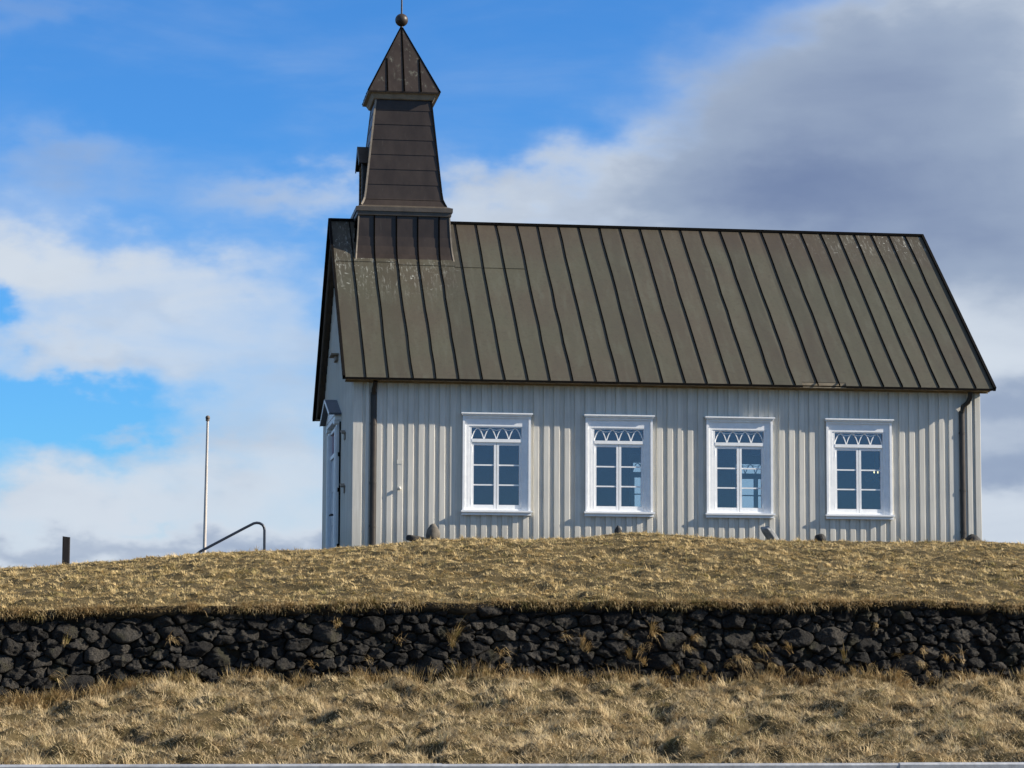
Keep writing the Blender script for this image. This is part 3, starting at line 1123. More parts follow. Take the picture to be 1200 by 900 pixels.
# --- downpipes
def downpipe(x, offset):
    m = MB()
    z0 = ZE - (0.40 if offset else 0.24)
    zb2 = 2.02 if offset else FLOOR - 0.05
    if offset:
        pts = [(x + 0.13, -OE + 0.15, ZE - 0.05), (x + 0.13, -OE + 0.17, ZE - 0.14), (x + 0.10, -0.12, ZE - 0.24), (x + 0.02, -0.07, ZE - 0.32), (x, -0.052, z0 - 0.03)]
    else:
        pts = [(x + 0.02, -OE + 0.15, ZE - 0.05), (x + 0.015, -OE + 0.19, ZE - 0.12), (x, -0.08, ZE - 0.19), (x, -0.052, z0 - 0.03)]
    m.tube(pts, 0.046, 14)
    # the straight run is a flattened pipe set between the battens
    k = len(m.v)
    m.tube([(x, 0, z0), (x, 0, 3.3), (x, 0, zb2)], 0.056, 16)
    m.v[k:] = [(vx, -0.034 + vy * 0.55, vz) for vx, vy, vz in m.v[k:]]
    p = m.build("downpipe", M['pipe'], church)
    for z in (4.10, 3.0, 2.2):
        c = MB()
        c.tube([(x, 0, z - 0.02), (x, 0, z + 0.02)], 0.064, 14)
        c.v[:] = [(vx, -0.034 + vy * 0.58, vz) for vx, vy, vz in c.v]
        c.build("pipe_clip", M['pipe'], p)
    return p


downpipe(0.355, False)
downpipe(11.66, True)

# --- steeple
TX, TY = 1.215, YC
sb = MB()
sb.loft(TX, TY, [(7.40, 0.985, 1.42), (7.62, 0.98, 1.20), (7.78, 0.965, 1.08), (7.95, 0.95, 1.00), (8.15, 0.935, 0.96), (8.57, 0.915, 0.935)])
prof = [(7.40, 0.985, 1.42), (7.62, 0.98, 1.20), (7.78, 0.965, 1.08), (7.95, 0.95, 1.00), (8.15, 0.935, 0.96), (8.57, 0.915, 0.935)]
for sx in (0.613, 1.057, 1.485, 1.915):
    for sgn in (-1, 1):
        for (z0, _, h0), (z1, _, h1) in zip(prof[:-1], prof[1:]):
            sb.bar((sx, TY + sgn * (h0 + 0.008), z0), (sx, TY + sgn * (h1 + 0.008), z1), 0.026, 0.03, up=(0, 1, 0), mi=1)
for sgn in (-1, 1):
    for q in (-0.66, -0.22, 0.22, 0.66):
        sb.bar((TX + sgn * 0.99, TY + q, 7.9), (TX + sgn * 0.92, TY + q, 8.57), 0.026, 0.03, up=(1, 0, 0), mi=1)
for sx in (-1, 1):
    for sy in (-1, 1):
        for (z0, a0, h0), (z1, a1, h1) in zip(prof[:-1], prof[1:]):
            sb.bar((TX + sx * a0, TY + sy * h0, z0), (TX + sx * a1, TY + sy * h1, z1), 0.025, 0.025, up=(0, 1, 0), mi=2)
steeple = sb.build("steeple", [M['tower'], M['seam'], M['trim']], church)
cn = MB()
cn.loft(TX, TY, [(8.565, 0.925, 0.945), (8.585, 0.945, 0.965), (8.655, 0.95, 0.97), (8.66, 0.972, 0.992), (8.745, 0.975, 0.995), (8.752, 0.955, 0.975), (8.80, 0.84, 0.86)])
cn.build("cornice", M['cornice'], steeple)
sh = MB()
zj = [8.795, 8.93, 9.245, 9.56, 9.87, 10.18, 10.50, 10.80, 11.08]


def shaft_h(z):
    base = 0.56 + (11.05 - z) * (0.775 - 0.56) / (11.05 - 9.0)
    if z < 9.0:
        base += 0.06 * ((9.0 - z) / 0.2) ** 1.6
    return base


lv = []
for z0, z1 in zip(zj[:-1], zj[1:]):
    lv += [(z0, shaft_h(z0) + 0.009, shaft_h(z0) + 0.009), (z0 + 0.02, shaft_h(z0 + 0.02) + 0.008, shaft_h(z0 + 0.02) + 0.008), (z1 - 0.001, shaft_h(z1), shaft_h(z1))]
sh.loft(TX, TY, lv)
shaft = sh.build("steeple_shaft", M['tower'], steeple)
for sx in (-1, 1):
    for sy in (-1, 1):
        ct = MB()
        zz = [8.80, 8.86, 8.95, 9.1, 10.0, 11.06]
        for z0, z1 in zip(zz[:-1], zz[1:]):
            ct.bar((TX + sx * shaft_h(z0), TY + sy * shaft_h(z0), z0), (TX + sx * shaft_h(z1), TY + sy * shaft_h(z1), z1), 0.036, 0.036, up=(0, 1, 0))
        ct.build("corner_trim", M['trim'] if sx < 0 else M['edge'], steeple)  # left trims get a paler colour to paint in their lit edge
sp = MB()
SZ, SH, SA = 11.165, 0.73, 12.68
sp.loft(TX, TY, [(SZ - 0.03, SH, SH), (SZ, SH + 0.006, SH + 0.006), (SA, 0.012, 0.012)])
for sgn in (-1, 1):
    for axis in (0, 1):
        for off, t0 in ((0.0, 1.0), (-0.34, 0.50), (0.34, 0.50)):
            p0 = [off, sgn * (SH + 0.006)]
            tt = t0 * 0.985
            p1 = [off * (1 - 0.06 * tt), sgn * (SH + 0.006) * (1 - tt)]
            if axis:
                p0, p1 = p0[::-1], p1[::-1]
            sp.bar((TX + p0[0], TY + p0[1], SZ + 0.004), (TX + p1[0], TY + p1[1], SZ + (SA - SZ) * tt + 0.004), 0.03, 0.03, up=(0, 0, 1), mi=1)
for sx in (-1, 1):
    for sy in (-1, 1):
        sp.bar((TX + sx * SH, TY + sy * SH, SZ), (TX, TY, SA), 0.03, 0.03, mi=1)
sp.build("spire", [M['tower'], M['seam']], steeple)
se = MB()
se.loft(TX, TY, [(11.02, 0.590, 0.590), (11.03, 0.612, 0.612), (11.115, 0.662, 0.662), (SZ - 0.031, 0.725, 0.725)])
se.build("spire_soffit", M['spirefascia'], steeple)
fb = MB()
fb.tube([(TX, TY, SA - 0.06), (TX, TY, SA + 0.02)], [0.035, 0.03], 12)
fb.sphere((TX, TY, 12.815), 0.134, 28, 18)
fb.build("ball_finial", M['tower'], steeple)
rd = MB()
rd.tube([(TX, TY, 12.93), (TX, TY, 14.3)], [0.019, 0.012], 8)
rd.build("lightning_rod", M['black'], steeple)
# louvred dormer on the west face of the shaft
dm = MB()
DXF = 0.43
dm.box(DXF, 0.9, TY - 0.37, TY + 0.37, 8.805, 9.80, 0)
dm.add([(DXF, TY - 0.37, 9.80), (DXF, TY + 0.37, 9.80), (DXF, TY, 10.08), (0.9, TY - 0.37, 9.80), (0.9, TY + 0.37, 9.80), (0.9, TY, 10.08)],
       [(0, 1, 2), (3, 5, 4), (0, 2, 5, 3), (1, 4, 5, 2)], 0)
dm.box(DXF - 0.03, DXF, TY - 0.38, TY - 0.30, 8.81, 9.78, 1)
dm.box(DXF - 0.03, DXF, TY + 0.30, TY + 0.38, 8.81, 9.78, 1)
for k in range(9):
    z = 8.9 + k * 0.1
    dm.bar((DXF - 0.012, TY - 0.30, z), (DXF - 0.012, TY + 0.30, z), 0.05, 0.02, up=(0.5, 0, 1), mi=1)
for sgn in (-1, 1):
    dm.bar((0.62, TY + sgn * 0.47, 9.715), (0.62, TY, 10.13), 0.55, 0.03, mi=0)
    dm.bar((0.335, TY + sgn * 0.47, 9.70), (0.335, TY, 10.11), 0.02, 0.08, mi=1)
dm.build("bell_dormer", [M['tower'], M['cornice']], steeple)

# --- lamp seen through the right-hand window
ch = empty("chandelier", (11.15, 4.2, ZE + 0.1), "small chandelier with two lit bulbs inside the church behind the right hand window", "chandelier")
cm = MB()
cm.tube([(11.15, 4.2, ZE + 0.1), (11.15, 4.2, 3.5)], 0.012, 8)
for a in range(6):
    c_, s_ = math.cos(a * math.pi / 3 + 0.2), math.sin(a * math.pi / 3 + 0.2)
    cm.tube([(11.15, 4.2, 3.5), (11.15 + 0.12 * c_, 4.2 + 0.12 * s_, 3.44), (11.15 + 0.22 * c_, 4.2 + 0.22 * s_, 3.46), (11.15 + 0.24 * c_, 4.2 + 0.24 * s_, 3.55)], 0.010, 6)
cm.sphere((11.15, 4.2, 3.5), 0.045, 12, 8)
cm.build("chandelier_arms", M['brass'], ch)
for bx in (11.07, 11.15):
    bl = MB()
    bl.sphere((bx, 3.98, 3.61), (0.012, 0.012, 0.026), 10, 8)
    bl.build("bulb", bulb_m, ch)


# ------------------------------------------------------------------ drystone wall
def clip_poly(poly, nx_, ny_, d):
    out = []
    for i in range(len(poly)):
        p, q = poly[i], poly[(i + 1) % len(poly)]
        sp_, sq = p[0] * nx_ + p[1] * ny_ - d, q[0] * nx_ + q[1] * ny_ - d
        if sp_ <= 0:
            out.append(p)
        if (sp_ < 0 < sq) or (sq < 0 < sp_):
            k = sp_ / (sp_ - sq)
            out.append((p[0] + (q[0] - p[0]) * k, p[1] + (q[1] - p[1]) * k))
    return out


# path length along the wall face
px_ = np.linspace(-8.5, 14, 900)
py_ = wall_y(px_)
ps = np.concatenate([[0], np.cumsum(np.hypot(np.diff(px_), np.diff(py_)))])
S_TOT = float(ps[-1])
ANI = 1.55
seeds = []
tries = 0
rr = random.Random(12)
while tries < 26000:
    tries += 1
    u = rr.uniform(0.5, S_TOT - 0.5)
    v = rr.uniform(-0.14, 1.06)
    k = rr.random()
    r = 0.045 + 0.095 * (k ** 2.0)
    ok = True
    for (a, b, q) in seeds:
        if abs(a - u) < 0.5 and math.hypot((a - u) / ANI, b - v) < (q + r) * 0.92:
            ok = False
            break
    if ok:
        seeds.append((u, v, r))
sv, sloops, ssz = [], [], []
NR, NA = 9, 32
for i, (u, v, r) in enumerate(seeds):
    ux = u / ANI
    poly = [(ux - 0.4, v - 0.4), (ux + 0.4, v - 0.4), (ux + 0.4, v + 0.4), (ux - 0.4, v + 0.4)]
    for j, (a, b, q) in enumerate(seeds):
        if j == i or abs(a - u) > 0.9:
            continue
        axx = a / ANI
        d = math.hypot(axx - ux, b - v)
        if d > 0.6:
            continue
        # power diagram boundary so that bigger stones get more room
        n0, n1 = (axx - ux) / d, (b - v) / d
        off = (d * d + r * r - q * q) / (2 * d)
        poly = clip_poly(poly, n0, n1, n0 * ux + n1 * v + off)
        if len(poly) < 3:
            break
    if len(poly) < 3:
        continue
    pts = [(a * ANI, b) for a, b in poly]
    cx_ = sum(p[0] for p in pts) / len(pts)
    cy_ = sum(p[1] for p in pts) / len(pts)
    # radius of the rounded outline per angle
    jit = rr.random() * 100
    depth = 0.045 + 0.36 * r + 0.045 * rr.random()
    tiltu, tiltv = rr.uniform(-0.35, 0.35), rr.uniform(-0.35, 0.25)
    sq_ = rr.uniform(3.5, 8.0)
    shrink = rr.uniform(0.94, 1.01)
    facets = [(rr.uniform(0.15, 0.75), rr.uniform(0, 6.283), rr.uniform(0.75, 1.1)) for _ in range(4)]
    setback = rr.uniform(-0.015, 0.03)
    rows = []
    for ai in range(NA):
        th = 2 * math.pi * ai / NA
        c_, s_ = math.cos(th), math.sin(th)
        best = 9.0
        acc = 0.0
        for k in range(len(pts)):
            p, q = pts[k], pts[(k + 1) % len(pts)]
            ex, ey = q[0] - p[0], q[1] - p[1]
            ln = math.hypot(ex, ey)
            if ln < 1e-6:
                continue
            nxp, nyp = ey / ln, -ex / ln
            dist = (p[0] - cx_) * nxp + (p[1] - cy_) * nyp
            cosv = c_ * nxp + s_ * nyp
            if cosv > 1e-4:
                acc += (cosv / max(dist, 0.004)) ** 16
        rad_ = (acc ** (-1 / 16)) * shrink if acc > 0 else 0.1
        rows.append((c_, s_, rad_))
    b0 = len(sv)
    for ri in range(NR):
        fr_ = [0.0, 0.25, 0.45, 0.63, 0.78, 0.89, 0.96, 1.0, 1.0][ri]
        for ai in range(NA):
            c_, s_, rad_ = rows[ai]
            lu, lv_ = c_ * rad_ * fr_, s_ * rad_ * fr_
            h = depth * (max(0.0, 1 - fr_ ** sq_)) ** 0.45 if ri < NR - 1 else -0.14
            wu, wv = u_ = (cx_ + lu, cy_ + lv_)
            if ri < NR - 1:
                for (fs_, fa, fd) in facets:
                    h = min(h, depth * fd - fs_ * (math.cos(fa) * lu + math.sin(fa) * lv_))
                h += (tiltu * lu + tiltv * lv_) * (1 - fr_ ** 4)
                h += 0.035 * (float(vnoise(np.array(wu * 11 + jit), np.array(wv * 11), 3)) - 0.5) * (1 - 0.5 * fr_)
                h += 0.026 * (float(vnoise(np.array(wu * 31 + jit), np.array(wv * 31), 4)) - 0.5)
                rn = 0.07 * (float(vnoise(np.array(c_ * 2.5 + jit), np.array(s_ * 2.5), 6)) - 0.5) * fr_
                wu += rn * c_ * 0.5
                wv += rn * s_ * 0.5
            sv.append((wu, h - setback, wv))
    for ri in range(NR - 1):
        for ai in range(NA):
            a2 = (ai + 1) % NA
            sloops += [b0 + ri * NA + ai, b0 + ri * NA + a2, b0 + (ri + 1) * NA + a2, b0 + (ri + 1) * NA + ai]
            ssz.append(4)
sv = np.array(sv)
# wrap the flat face onto the wall path
wx_ = np.interp(sv[:, 0], ps, px_)
xm = np.interp(sv[:, 0] + 0.15, ps, px_) - np.interp(sv[:, 0] - 0.15, ps, px_)
ym = np.interp(sv[:, 0] + 0.15, ps, py_) - np.interp(sv[:, 0] - 0.15, ps, py_)
ln = np.maximum(np.hypot(xm, ym), 1e-6)
nxw, nyw = ym / ln, -xm / ln
zb_w, zt_w = wall_base(wx_), wall_top(wx_)
batter = 0.10 * (1 - sv[:, 2])
X = wx_ + nxw * (sv[:, 1] + batter)
Y = np.interp(sv[:, 0], ps, py_) + nyw * (sv[:, 1] + batter)
Z = zb_w + (zt_w - 0.09 - zb_w) * sv[:, 2] / 1.0
Z = np.minimum(Z, zt_w - 0.03)
stone_wall = empty("drystone_wall", (2.0, -17.0, -0.45), "long low dry stone wall of rough black lava rocks holding up the grassy mound", "stone wall")
so = np_mesh("stones", np.stack([X, Y, Z], -1) - np.array([2.0, -17.0, -0.45]), np.array(sloops), np.array(ssz), M['stone'])
so.parent = stone_wall
# earth core behind the stones
NC = 260
cxs = np.linspace(-8.5, 14, NC)
cv, cl = [], []
for x in cxs:
    y, zt, zb = float(wall_y(x)), float(wall_top(x)), float(wall_base(x))
    wob = 0.07 * (float(fbm(np.array(x * 3.5), np.array(2.2), 3, 77)) - 0.5)
    cv += [(x, y - 0.05, zb - 0.3), (x, y + 0.01, zt - 0.13 + wob), (x, y - 0.085 + 2 * wob, zt - 0.075 + 2.5 * wob), (x, y - 0.055 + 2 * wob, zt + 0.0 + 0.5 * wob), (x, y + 0.52, zt + 0.0), (x, y + 0.52, zb - 0.3)]
cq = []
for i in range(NC - 1):
    for k in range(5):
        cq.append((i * 6 + k, (i + 1) * 6 + k, (i + 1) * 6 + k + 1, i * 6 + k + 1))
co = np_mesh("earth_core", np.array(cv) - np.array([2.0, -17.0, -0.45]), np.array(cq).ravel(), np.full(len(cq), 4), M['peat'])
co.parent = stone_wall


# ------------------------------------------------------------------ grass
def ground_normal(x, y):
    e = 0.03
    gx_ = (ground_z(x + e, y) - ground_z(x - e, y)) / (2 * e)
    gy_ = (ground_z(x, y + e) - ground_z(x, y - e)) / (2 * e)
    nrm = np.stack([-gx_, -gy_, np.ones(len(x))], -1)
    return nrm / np.linalg.norm(nrm, axis=1)[:, None]


def blades(root, azim, lean, length, width, curl, nrm=None):
    """root (n,3); lean = angle from vertical at the root, curl adds to it at the tip -> verts, loops, sizes"""
    n = len(root)
    ca, sa = np.cos(azim), np.sin(azim)
    side = np.stack([-sa, ca, np.zeros(n)], -1)
    l1, l2 = lean, lean + curl

    def direc(l):
        if nrm is None:
            return np.stack([np.sin(l) * ca, np.sin(l) * sa, np.cos(l)], -1)
        h = np.stack([ca, sa, np.zeros(n)], -1)
        h = h - nrm * (h * nrm).sum(1)[:, None]
        h = h / np.linalg.norm(h, axis=1)[:, None]
        return h * np.sin(l)[:, None] + nrm * np.cos(l)[:, None]
    m_ = root + direc(l1) * (length * 0.5)[:, None]
    t_ = m_ + direc(l2) * (length * 0.5)[:, None]
    w = (width / 2)[:, None]
    v = np.stack([root - side * w, root + side * w, m_ + side * w * 0.8, m_ - side * w * 0.8, t_], 1).reshape(-1, 3)
    b = (np.arange(n) * 5)[:, None]
    lp_ = np.concatenate([b + np.array([[0, 1, 2, 3]]), b + np.array([[3, 2, 4]])], 1).ravel()
    sz = np.tile(np.array([4, 3]), n)
    return v, lp_, sz


def rot_clump(x, y, seed, scale):
    return (fbm(x * scale, y * scale, 2, seed) - 0.5) * 2


def scatter(n, x0, x1, y0, y1):
    return rng.uniform(x0, x1, n), rng.uniform(y0, y1, n)


def clumped(n, ncl, x0, x1, y0, y1, spread):
    """blades gathered in tufts: positions, outward azimuth and distance from the tuft centre (0..1)"""
    cx_, cy_ = scatter(ncl, x0, x1, y0, y1)
    cs = spread * np.exp(rng.normal(0, 0.45, ncl))
    cdir = rng.uniform(-math.pi, math.pi, ncl)
    clen = np.exp(rng.normal(0, 0.30, ncl))
    k = rng.integers(0, ncl, n)
    r = np.sqrt(rng.random(n))
    th = rng.uniform(-math.pi, math.pi, n)
    x = cx_[k] + np.cos(th) * r * cs[k]
    y = cy_[k] + np.sin(th) * r * cs[k]
    # tufts are blown over to one side, so mix outward and the tuft's own direction
    vx = np.cos(th) * r + 0.9 * np.cos(cdir[k])
    vy = np.sin(th) * r + 0.9 * np.sin(cdir[k])
    return x, y, np.arctan2(vy, vx), r, clen[k]


def lawn(name, label, mat, parts, len0, len1, w0, w1, seed, keepf):
    XS, YS, AZ, LE, LN = [], [], [], [], []
    for kind, n, area, ncl, spread in parts:
        if kind == 'tufts':
            x, y, az_, r, cl_ = clumped(n, ncl, *area, spread)
            az_ = az_ + rng.normal(0, 0.35, n)
            le = 0.42 + 0.88 * r + rng.normal(0, 0.25, n)
        else:
            x, y = scatter(n, *area)
            az_ = rng.uniform(-math.pi, math.pi, n) * 0.6 + rot_clump(x, y, seed, 1.6) * 6.0
            cl_ = np.full(n, 0.75)
            le = rng.normal(1.22, 0.22, n)
        kp = keepf(x, y)
        XS.append(x[kp]); YS.append(y[kp]); AZ.append(az_[kp]); LE.append(le[kp]); LN.append(cl_[kp])
    x, y, az_, le, cl_ = (np.concatenate(q) for q in (XS, YS, AZ, LE, LN))
    n = len(x)
    le = np.clip(le, 0.1, 1.5)
    tall = fbm(x * 1.6, y * 1.6, 3, seed + 1)
    leng = (len0 + len1 * tall) * cl_ * rng.uniform(0.55, 1.3, n)
    onrim = (y < wall_y(x) + RIMW) & (y > wall_y(x) - 0.12)
    z = np.where(onrim, wall_top(x), ground_z(x, y)) - 0.008
    nrm = ground_normal(x, y)
    nrm[onrim] = (0, 0, 1)
    v, lp_, sz = blades(np.stack([x, y, z], -1), az_, le, leng, rng.uniform(w0, w1, n), rng.uniform(0.1, 0.8, n), nrm)
    g = np_mesh(name, v, lp_, sz, mat, False)
    tag(g, kind='stuff')
    g['label'] = label
    return g


def keep_low(x, y):
    k = (y < wall_y(x) - 0.13) & (y > -27.5)
    return k & ((np.abs(x - 1.0 - 0.10 * (y + 22)) < 6.8) | (rng.random(len(x)) < 0.4))


def keep_top(x, y):
    k = y > wall_y(x) - 0.07
    return k & (((x > -6.8) & (x < 11.2)) | (rng.random(len(x)) < 0.35))


LOW = (-7.0, 10.5, -27.2, -16.6)
TOP = (-9.0, 15.5, -17.9, -5.2)
lawn("lower_grass", "matted dry straw coloured grass sloping down in front of the stone wall", M['lowgrass'],
     [('tufts', 520000, LOW, 7500, 0.082), ('mat', 400000, LOW, 0, 0)], 0.046, 0.085, 0.004, 0.008, 61, keep_low)
lawn("mound_grass", "short dry golden and olive turf covering the mound above the stone wall", M['topgrass'],
     [('tufts', 560000, TOP, 20000, 0.055), ('mat', 460000, TOP, 0, 0)], 0.030, 0.046, 0.005, 0.009, 62, keep_top)

# grass hanging over the wall head, tufts at its foot and in its joints
VV, LL, SS = [], [], []
off = 0


def push(v, l, s):
    global off
    VV.append(v)
    LL.append(l + off)
    SS.append(s)
    off += len(v)


for k in range(430):
    x0 = rng.uniform(-8.0, 13.5)
    big = float(fbm(np.array(x0 * 1.1), np.array(3.1), 3, 91))
    m_ = int(rng.integers(40, 170))
    x = x0 + rng.normal(0, rng.uniform(0.025, 0.10), m_)
    y = wall_y(x) + rng.uniform(-0.12, 0.04, m_)
    z = wall_top(x) + rng.uniform(-0.075, 0.015, m_)
    az0 = -math.pi / 2 + rng.normal(0, 0.8)
    ln0 = rng.uniform(0.5, 1.9)
    push(*blades(np.stack([x, y, z], -1), az0 + rng.normal(0, 0.7, m_), np.clip(ln0 + rng.normal(0, 0.4, m_), 0.1, 2.4),
                 (0.025 + 0.15 * max(0.0, big - 0.25)) * rng.uniform(0.4, 1.5, m_), rng.uniform(0.004, 0.009, m_), rng.uniform(0.1, 1.3, m_)))
# foot tufts
for k in range(260):
    x0 = rng.uniform(-8, 13.5)
    m_ = int(rng.integers(25, 110))
    sp_ = rng.uniform(0.02, 0.09)
    x = x0 + rng.normal(0, sp_, m_)
    y = wall_y(x) - 0.19 - np.abs(rng.normal(0, 0.05, m_))
    z = ground_z(x, y) - 0.02
    hgt = rng.uniform(0.08, 0.30)
    push(*blades(np.stack([x, y, z], -1), rng.uniform(-math.pi, math.pi, m_), np.abs(rng.normal(0.25, 0.25, m_)), hgt * rng.uniform(0.5, 1.2, m_),
                 rng.uniform(0.006, 0.011, m_), rng.uniform(0.1, 1.2, m_)))
# left end of the wall is half overgrown
for k in range(70):
    x0 = rng.uniform(-6.5, -3.6)
    m_ = int(rng.integers(60, 160))
    x = x0 + rng.normal(0, 0.06, m_)
    y = wall_y(x) - 0.16 - np.abs(rng.normal(0, 0.10, m_))
    z = ground_z(x, y) - 0.02
    hgt = rng.uniform(0.15, 0.32)
    push(*blades(np.stack([x, y, z], -1), rng.uniform(-math.pi, math.pi, m_), np.abs(rng.normal(0.3, 0.3, m_)), hgt * rng.uniform(0.5, 1.2, m_),
                 rng.uniform(0.006, 0.011, m_), rng.uniform(0.2, 1.5, m_)))
# joint tufts
for k in range(95):
    x0 = rng.choice([rng.uniform(-8, 13.5), rng.normal(2.2, 1.2), rng.normal(5.5, 1.0)])
    v0 = rng.beta(1.0, 2.2) * 0.85
    m_ = int(rng.integers(10, 50))
    az0, ln0 = -math.pi / 2 + rng.normal(0, 0.9), rng.uniform(0.3, 1.9)
    x = x0 + rng.normal(0, 0.016, m_)
    zb_, zt_ = float(wall_base(x0)), float(wall_top(x0))
    z = zb_ + (zt_ - zb_) * v0 + rng.normal(0, 0.02, m_)
    y = wall_y(x) - 0.06 - 0.10 * (1 - v0) + rng.uniform(-0.03, 0.03, m_)
    push(*blades(np.stack([x, y, z], -1), az0 + rng.normal(0, 0.35, m_), ln0 + rng.normal(0, 0.18, m_), rng.uniform(0.08, 0.28) * rng.uniform(0.5, 1.3, m_),
                 rng.uniform(0.004, 0.008, m_), rng.uniform(0.2, 1.1, m_)))
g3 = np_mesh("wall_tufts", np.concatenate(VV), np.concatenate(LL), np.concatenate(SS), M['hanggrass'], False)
tag(g3, kind='stuff')
g3['label'] = "withered brown grass hanging over and growing out of the lava wall"


# ------------------------------------------------------------------ stones by the church
def rock(name, loc, size, mat, label, cat, seed=0, shape='egg', rot=(0, 0, 0), group=None):
    bm = bmesh.new()
    bmesh.ops.create_icosphere(bm, subdivisions=4, radius=1.0)
    r_ = random.Random(seed)
    ph = [r_.uniform(0, 50) for _ in range(6)]
    planes = [Vector((r_.gauss(0, 1), r_.gauss(0, 1), r_.gauss(0, 1))).normalized() for _ in range(7)]
    from mathutils import noise as mn
    for v in bm.verts:
        p = v.co.copy()
        if shape == 'slab':
            q = Vector((abs(p.x) ** 0.35 * math.copysign(1, p.x), abs(p.y) ** 0.4 * math.copysign(1, p.y), abs(p.z) ** 0.35 * math.copysign(1, p.z)))
            p = q * 0.9
        else:
            for pl in planes:
                d = p.dot(pl)
                if d > 0.86:
                    p -= pl * (d - 0.86) * 0.75
            if shape == 'egg' and p.z > 0:
                k = 1 - 0.38 * p.z ** 1.5
                p.x *= k
                p.y *= k
            if shape == 'point' and p.z > 0:
                k = 1 - 0.7 * p.z
                p.x *= k
                p.y *= k
        n1 = mn.noise(p * 1.7 + Vector(ph[:3])) * 0.10 + mn.noise(p * 5 + Vector(ph[3:])) * 0.04
        v.co = Vector((p.x * size[0], p.y * size[1], p.z * size[2])) * (1 + n1)
    me = bpy.data.meshes.new(name)
    bm.to_mesh(me)
    bm.free()
    for f_ in me.polygons:
        f_.use_smooth = True
    me.materials.append(mat)
    o = bpy.data.objects.new(name, me)
    scene.collection.objects.link(o)
    o.location = loc
    o.rotation_euler = rot
    return tag(o, label, cat, group)


rock("boulder", (0.89, -5.5, 1.80), (0.125, 0.12, 0.20), M['boulder'],
     "upright egg shaped brown boulder on the mound left of the first church window", "boulder", 3, 'egg')
rock("grave_slab", (0.66, -5.2, 1.75), (0.19, 0.12, 0.055), M['darkrock'],
     "low flat dark stone slab lying just left of the egg shaped boulder", "stone slab", 5, 'slab', (0, rad(10), rad(10)))
rock("rock", (3.95, -5.6, 1.90), (0.065, 0.06, 0.11), M['darkrock'],
     "small pointed black rock on the highest bump of the mound under the second window", "rock", 8, 'point')
rock("gravestone", (6.93, -4.0, 1.90), (0.05, 0.16, 0.24), M['slab'],
     "leaning grey gravestone slab under the right side of the third window", "gravestone", 11, 'slab', (0, rad(-38), rad(14)))
rock("rock", (7.80, -4.0, 1.87), (0.10, 0.10, 0.10), M['darkrock'],
     "small rounded dark rock beside the wall just left of the fourth window", "rock", 14, 'lump')
rock("rock", (11.70, -0.42, 1.92), (0.19, 0.16, 0.23), M['darkrock'],
     "dark rounded rock standing under the foot of the right hand downpipe", "rock", 17, 'lump')

# ------------------------------------------------------------------ post, flagpole, handrail
pm = MB()
pz = float(ground_z(-5.05, -5.0))
pm.bevel_box(-5.105, -4.985, -5.06, -4.94, pz - 0.3, 1.715, 0.012)
pm.add([(-5.105, -5.048, 1.715), (-4.985, -5.048, 1.715), (-4.985, -4.94, 1.715), (-5.105, -4.94, 1.715), (-5.105, -5.048, 1.75), (-4.985, -5.048, 1.735), (-4.985, -4.94, 1.735), (-5.105, -4.94, 1.75)],
       [(3, 2, 1, 0), (4, 5, 6, 7), (0, 1, 5, 4), (1, 2, 6, 5), (2, 3, 7, 6), (3, 0, 4, 7)])
post = pm.build("wooden_post", M['wood'], None, origin=(-5.045, -5.0, pz))
tag(post, "short dark square wooden post standing alone on the left of the mound", "post")

fp = empty("flagpole", (-2.533, 10.0, 0.9), "slender white flagpole with a small dark knob beyond the left of the mound", "flagpole")
fm = MB()
fm.tube([(-2.54, 10, float(ground_z(-2.54, 10)) - 0.3), (-2.529, 10, 2.036), (-2.504, 10, 4.98)], [0.044, 0.040, 0.027], 16)
fm.build("pole", M['pole'], fp)
fm = MB()
fm.tube([(-2.504, 10, 4.978), (-2.504, 10, 5.01)], 0.045, 12)
fm.sphere((-2.503, 10, 5.05), 0.052, 16, 10)
fm.build("finial", M['barge'], fp)

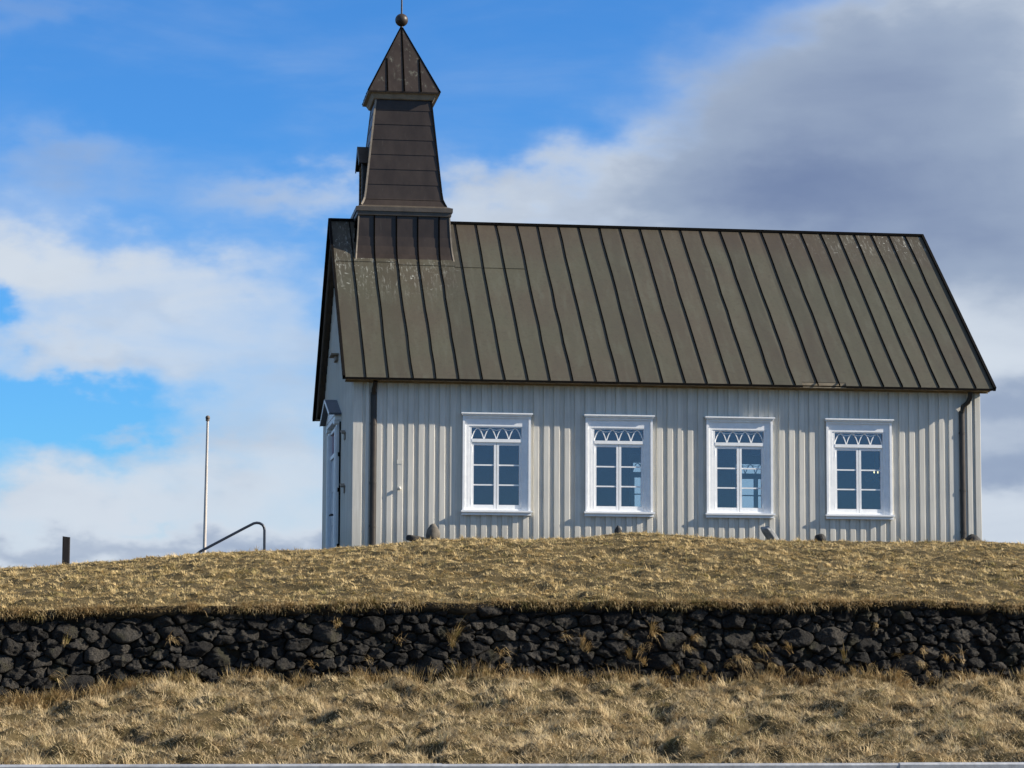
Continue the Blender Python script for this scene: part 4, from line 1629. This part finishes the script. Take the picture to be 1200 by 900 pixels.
hr = MB()
A = Vector((-2.98, -5.0, 1.20))
pts = [(-2.965, -5, 1.15), (-2.96, -5, 1.40), (-2.94, -5, 1.475), (-2.88, -5, 1.525)]
B0, B1 = Vector((-2.88, -5, 1.525)), Vector((-2.05, -5, 1.978))
for i in range(1, 8):
    pts.append(B0.lerp(B1, i / 8))
for (a_, z_) in ((-2.02, 1.992), (-1.97, 2.003), (-1.92, 1.997), (-1.875, 1.972), (-1.848, 1.93), (-1.84, 1.88)):
    pts.append((a_, -5, z_))
pts += [(-1.838, -5, 1.6), (-1.836, -5, 1.2)]
hr.tube(pts, 0.0225, 14)
hro = hr.build("handrail", M['navy'], None, origin=(-1.84, -5.0, 1.5))
tag(hro, "bent black pipe handrail rising out of the grass left of the church", "handrail")

# ------------------------------------------------------------------ road-side crash barrier
RY = -30.0
gr = empty("crash_barrier", (-1.2, RY, -1.3), "low galvanised steel crash barrier running along the bottom of the picture", "crash barrier")
beam_x = [-13.99, -10.94, -7.89, -4.83, -1.80, 1.50, 4.55, 7.6, 10.65]
prof_b = [(0.0, 0.0), (-0.028, -0.004), (-0.034, -0.014), (-0.030, -0.05), (-0.005, -0.085), (0.028, -0.11), (0.03, -0.15), (0.0, -0.18), (-0.03, -0.21), (-0.034, -0.26), (-0.028, -0.30), (0.0, -0.305)]
for i in range(len(beam_x) - 1):
    m = MB()
    a, b = beam_x[i] - 0.06, beam_x[i + 1] + 0.10
    o_ = -0.004 * (i % 2)
    zz = -0.781 + 0.003 * (i % 2)
    v = []
    for xx in (a, b):
        v += [(xx, RY + py2 + o_, zz + pz2) for py2, pz2 in prof_b]
        v += [(xx, RY + py2 + 0.004 + o_, zz + pz2 - 0.004) for py2, pz2 in reversed(prof_b)]
    k = len(prof_b) * 2
    fs = [(q, (q + 1) % k, k + (q + 1) % k, k + q) for q in range(k)]
    m.add(v, fs)
    m.build("rail_beam", M['zinc'], gr)
for xx in beam_x[:-1]:
    m = MB()
    m.box(xx - 0.05, xx + 0.05, RY + 0.05, RY + 0.12, float(ground_z(xx, RY)) - 0.4, -0.80)
    m.box(xx - 0.04, xx + 0.04, RY + 0.032, RY + 0.0495, -0.98, -0.84)
    m.build("post", M['zinc'], gr)

if scene.render.engine == 'CYCLES':
    scene.cycles.max_bounces = 8
    scene.cycles.transparent_max_bounces = 12
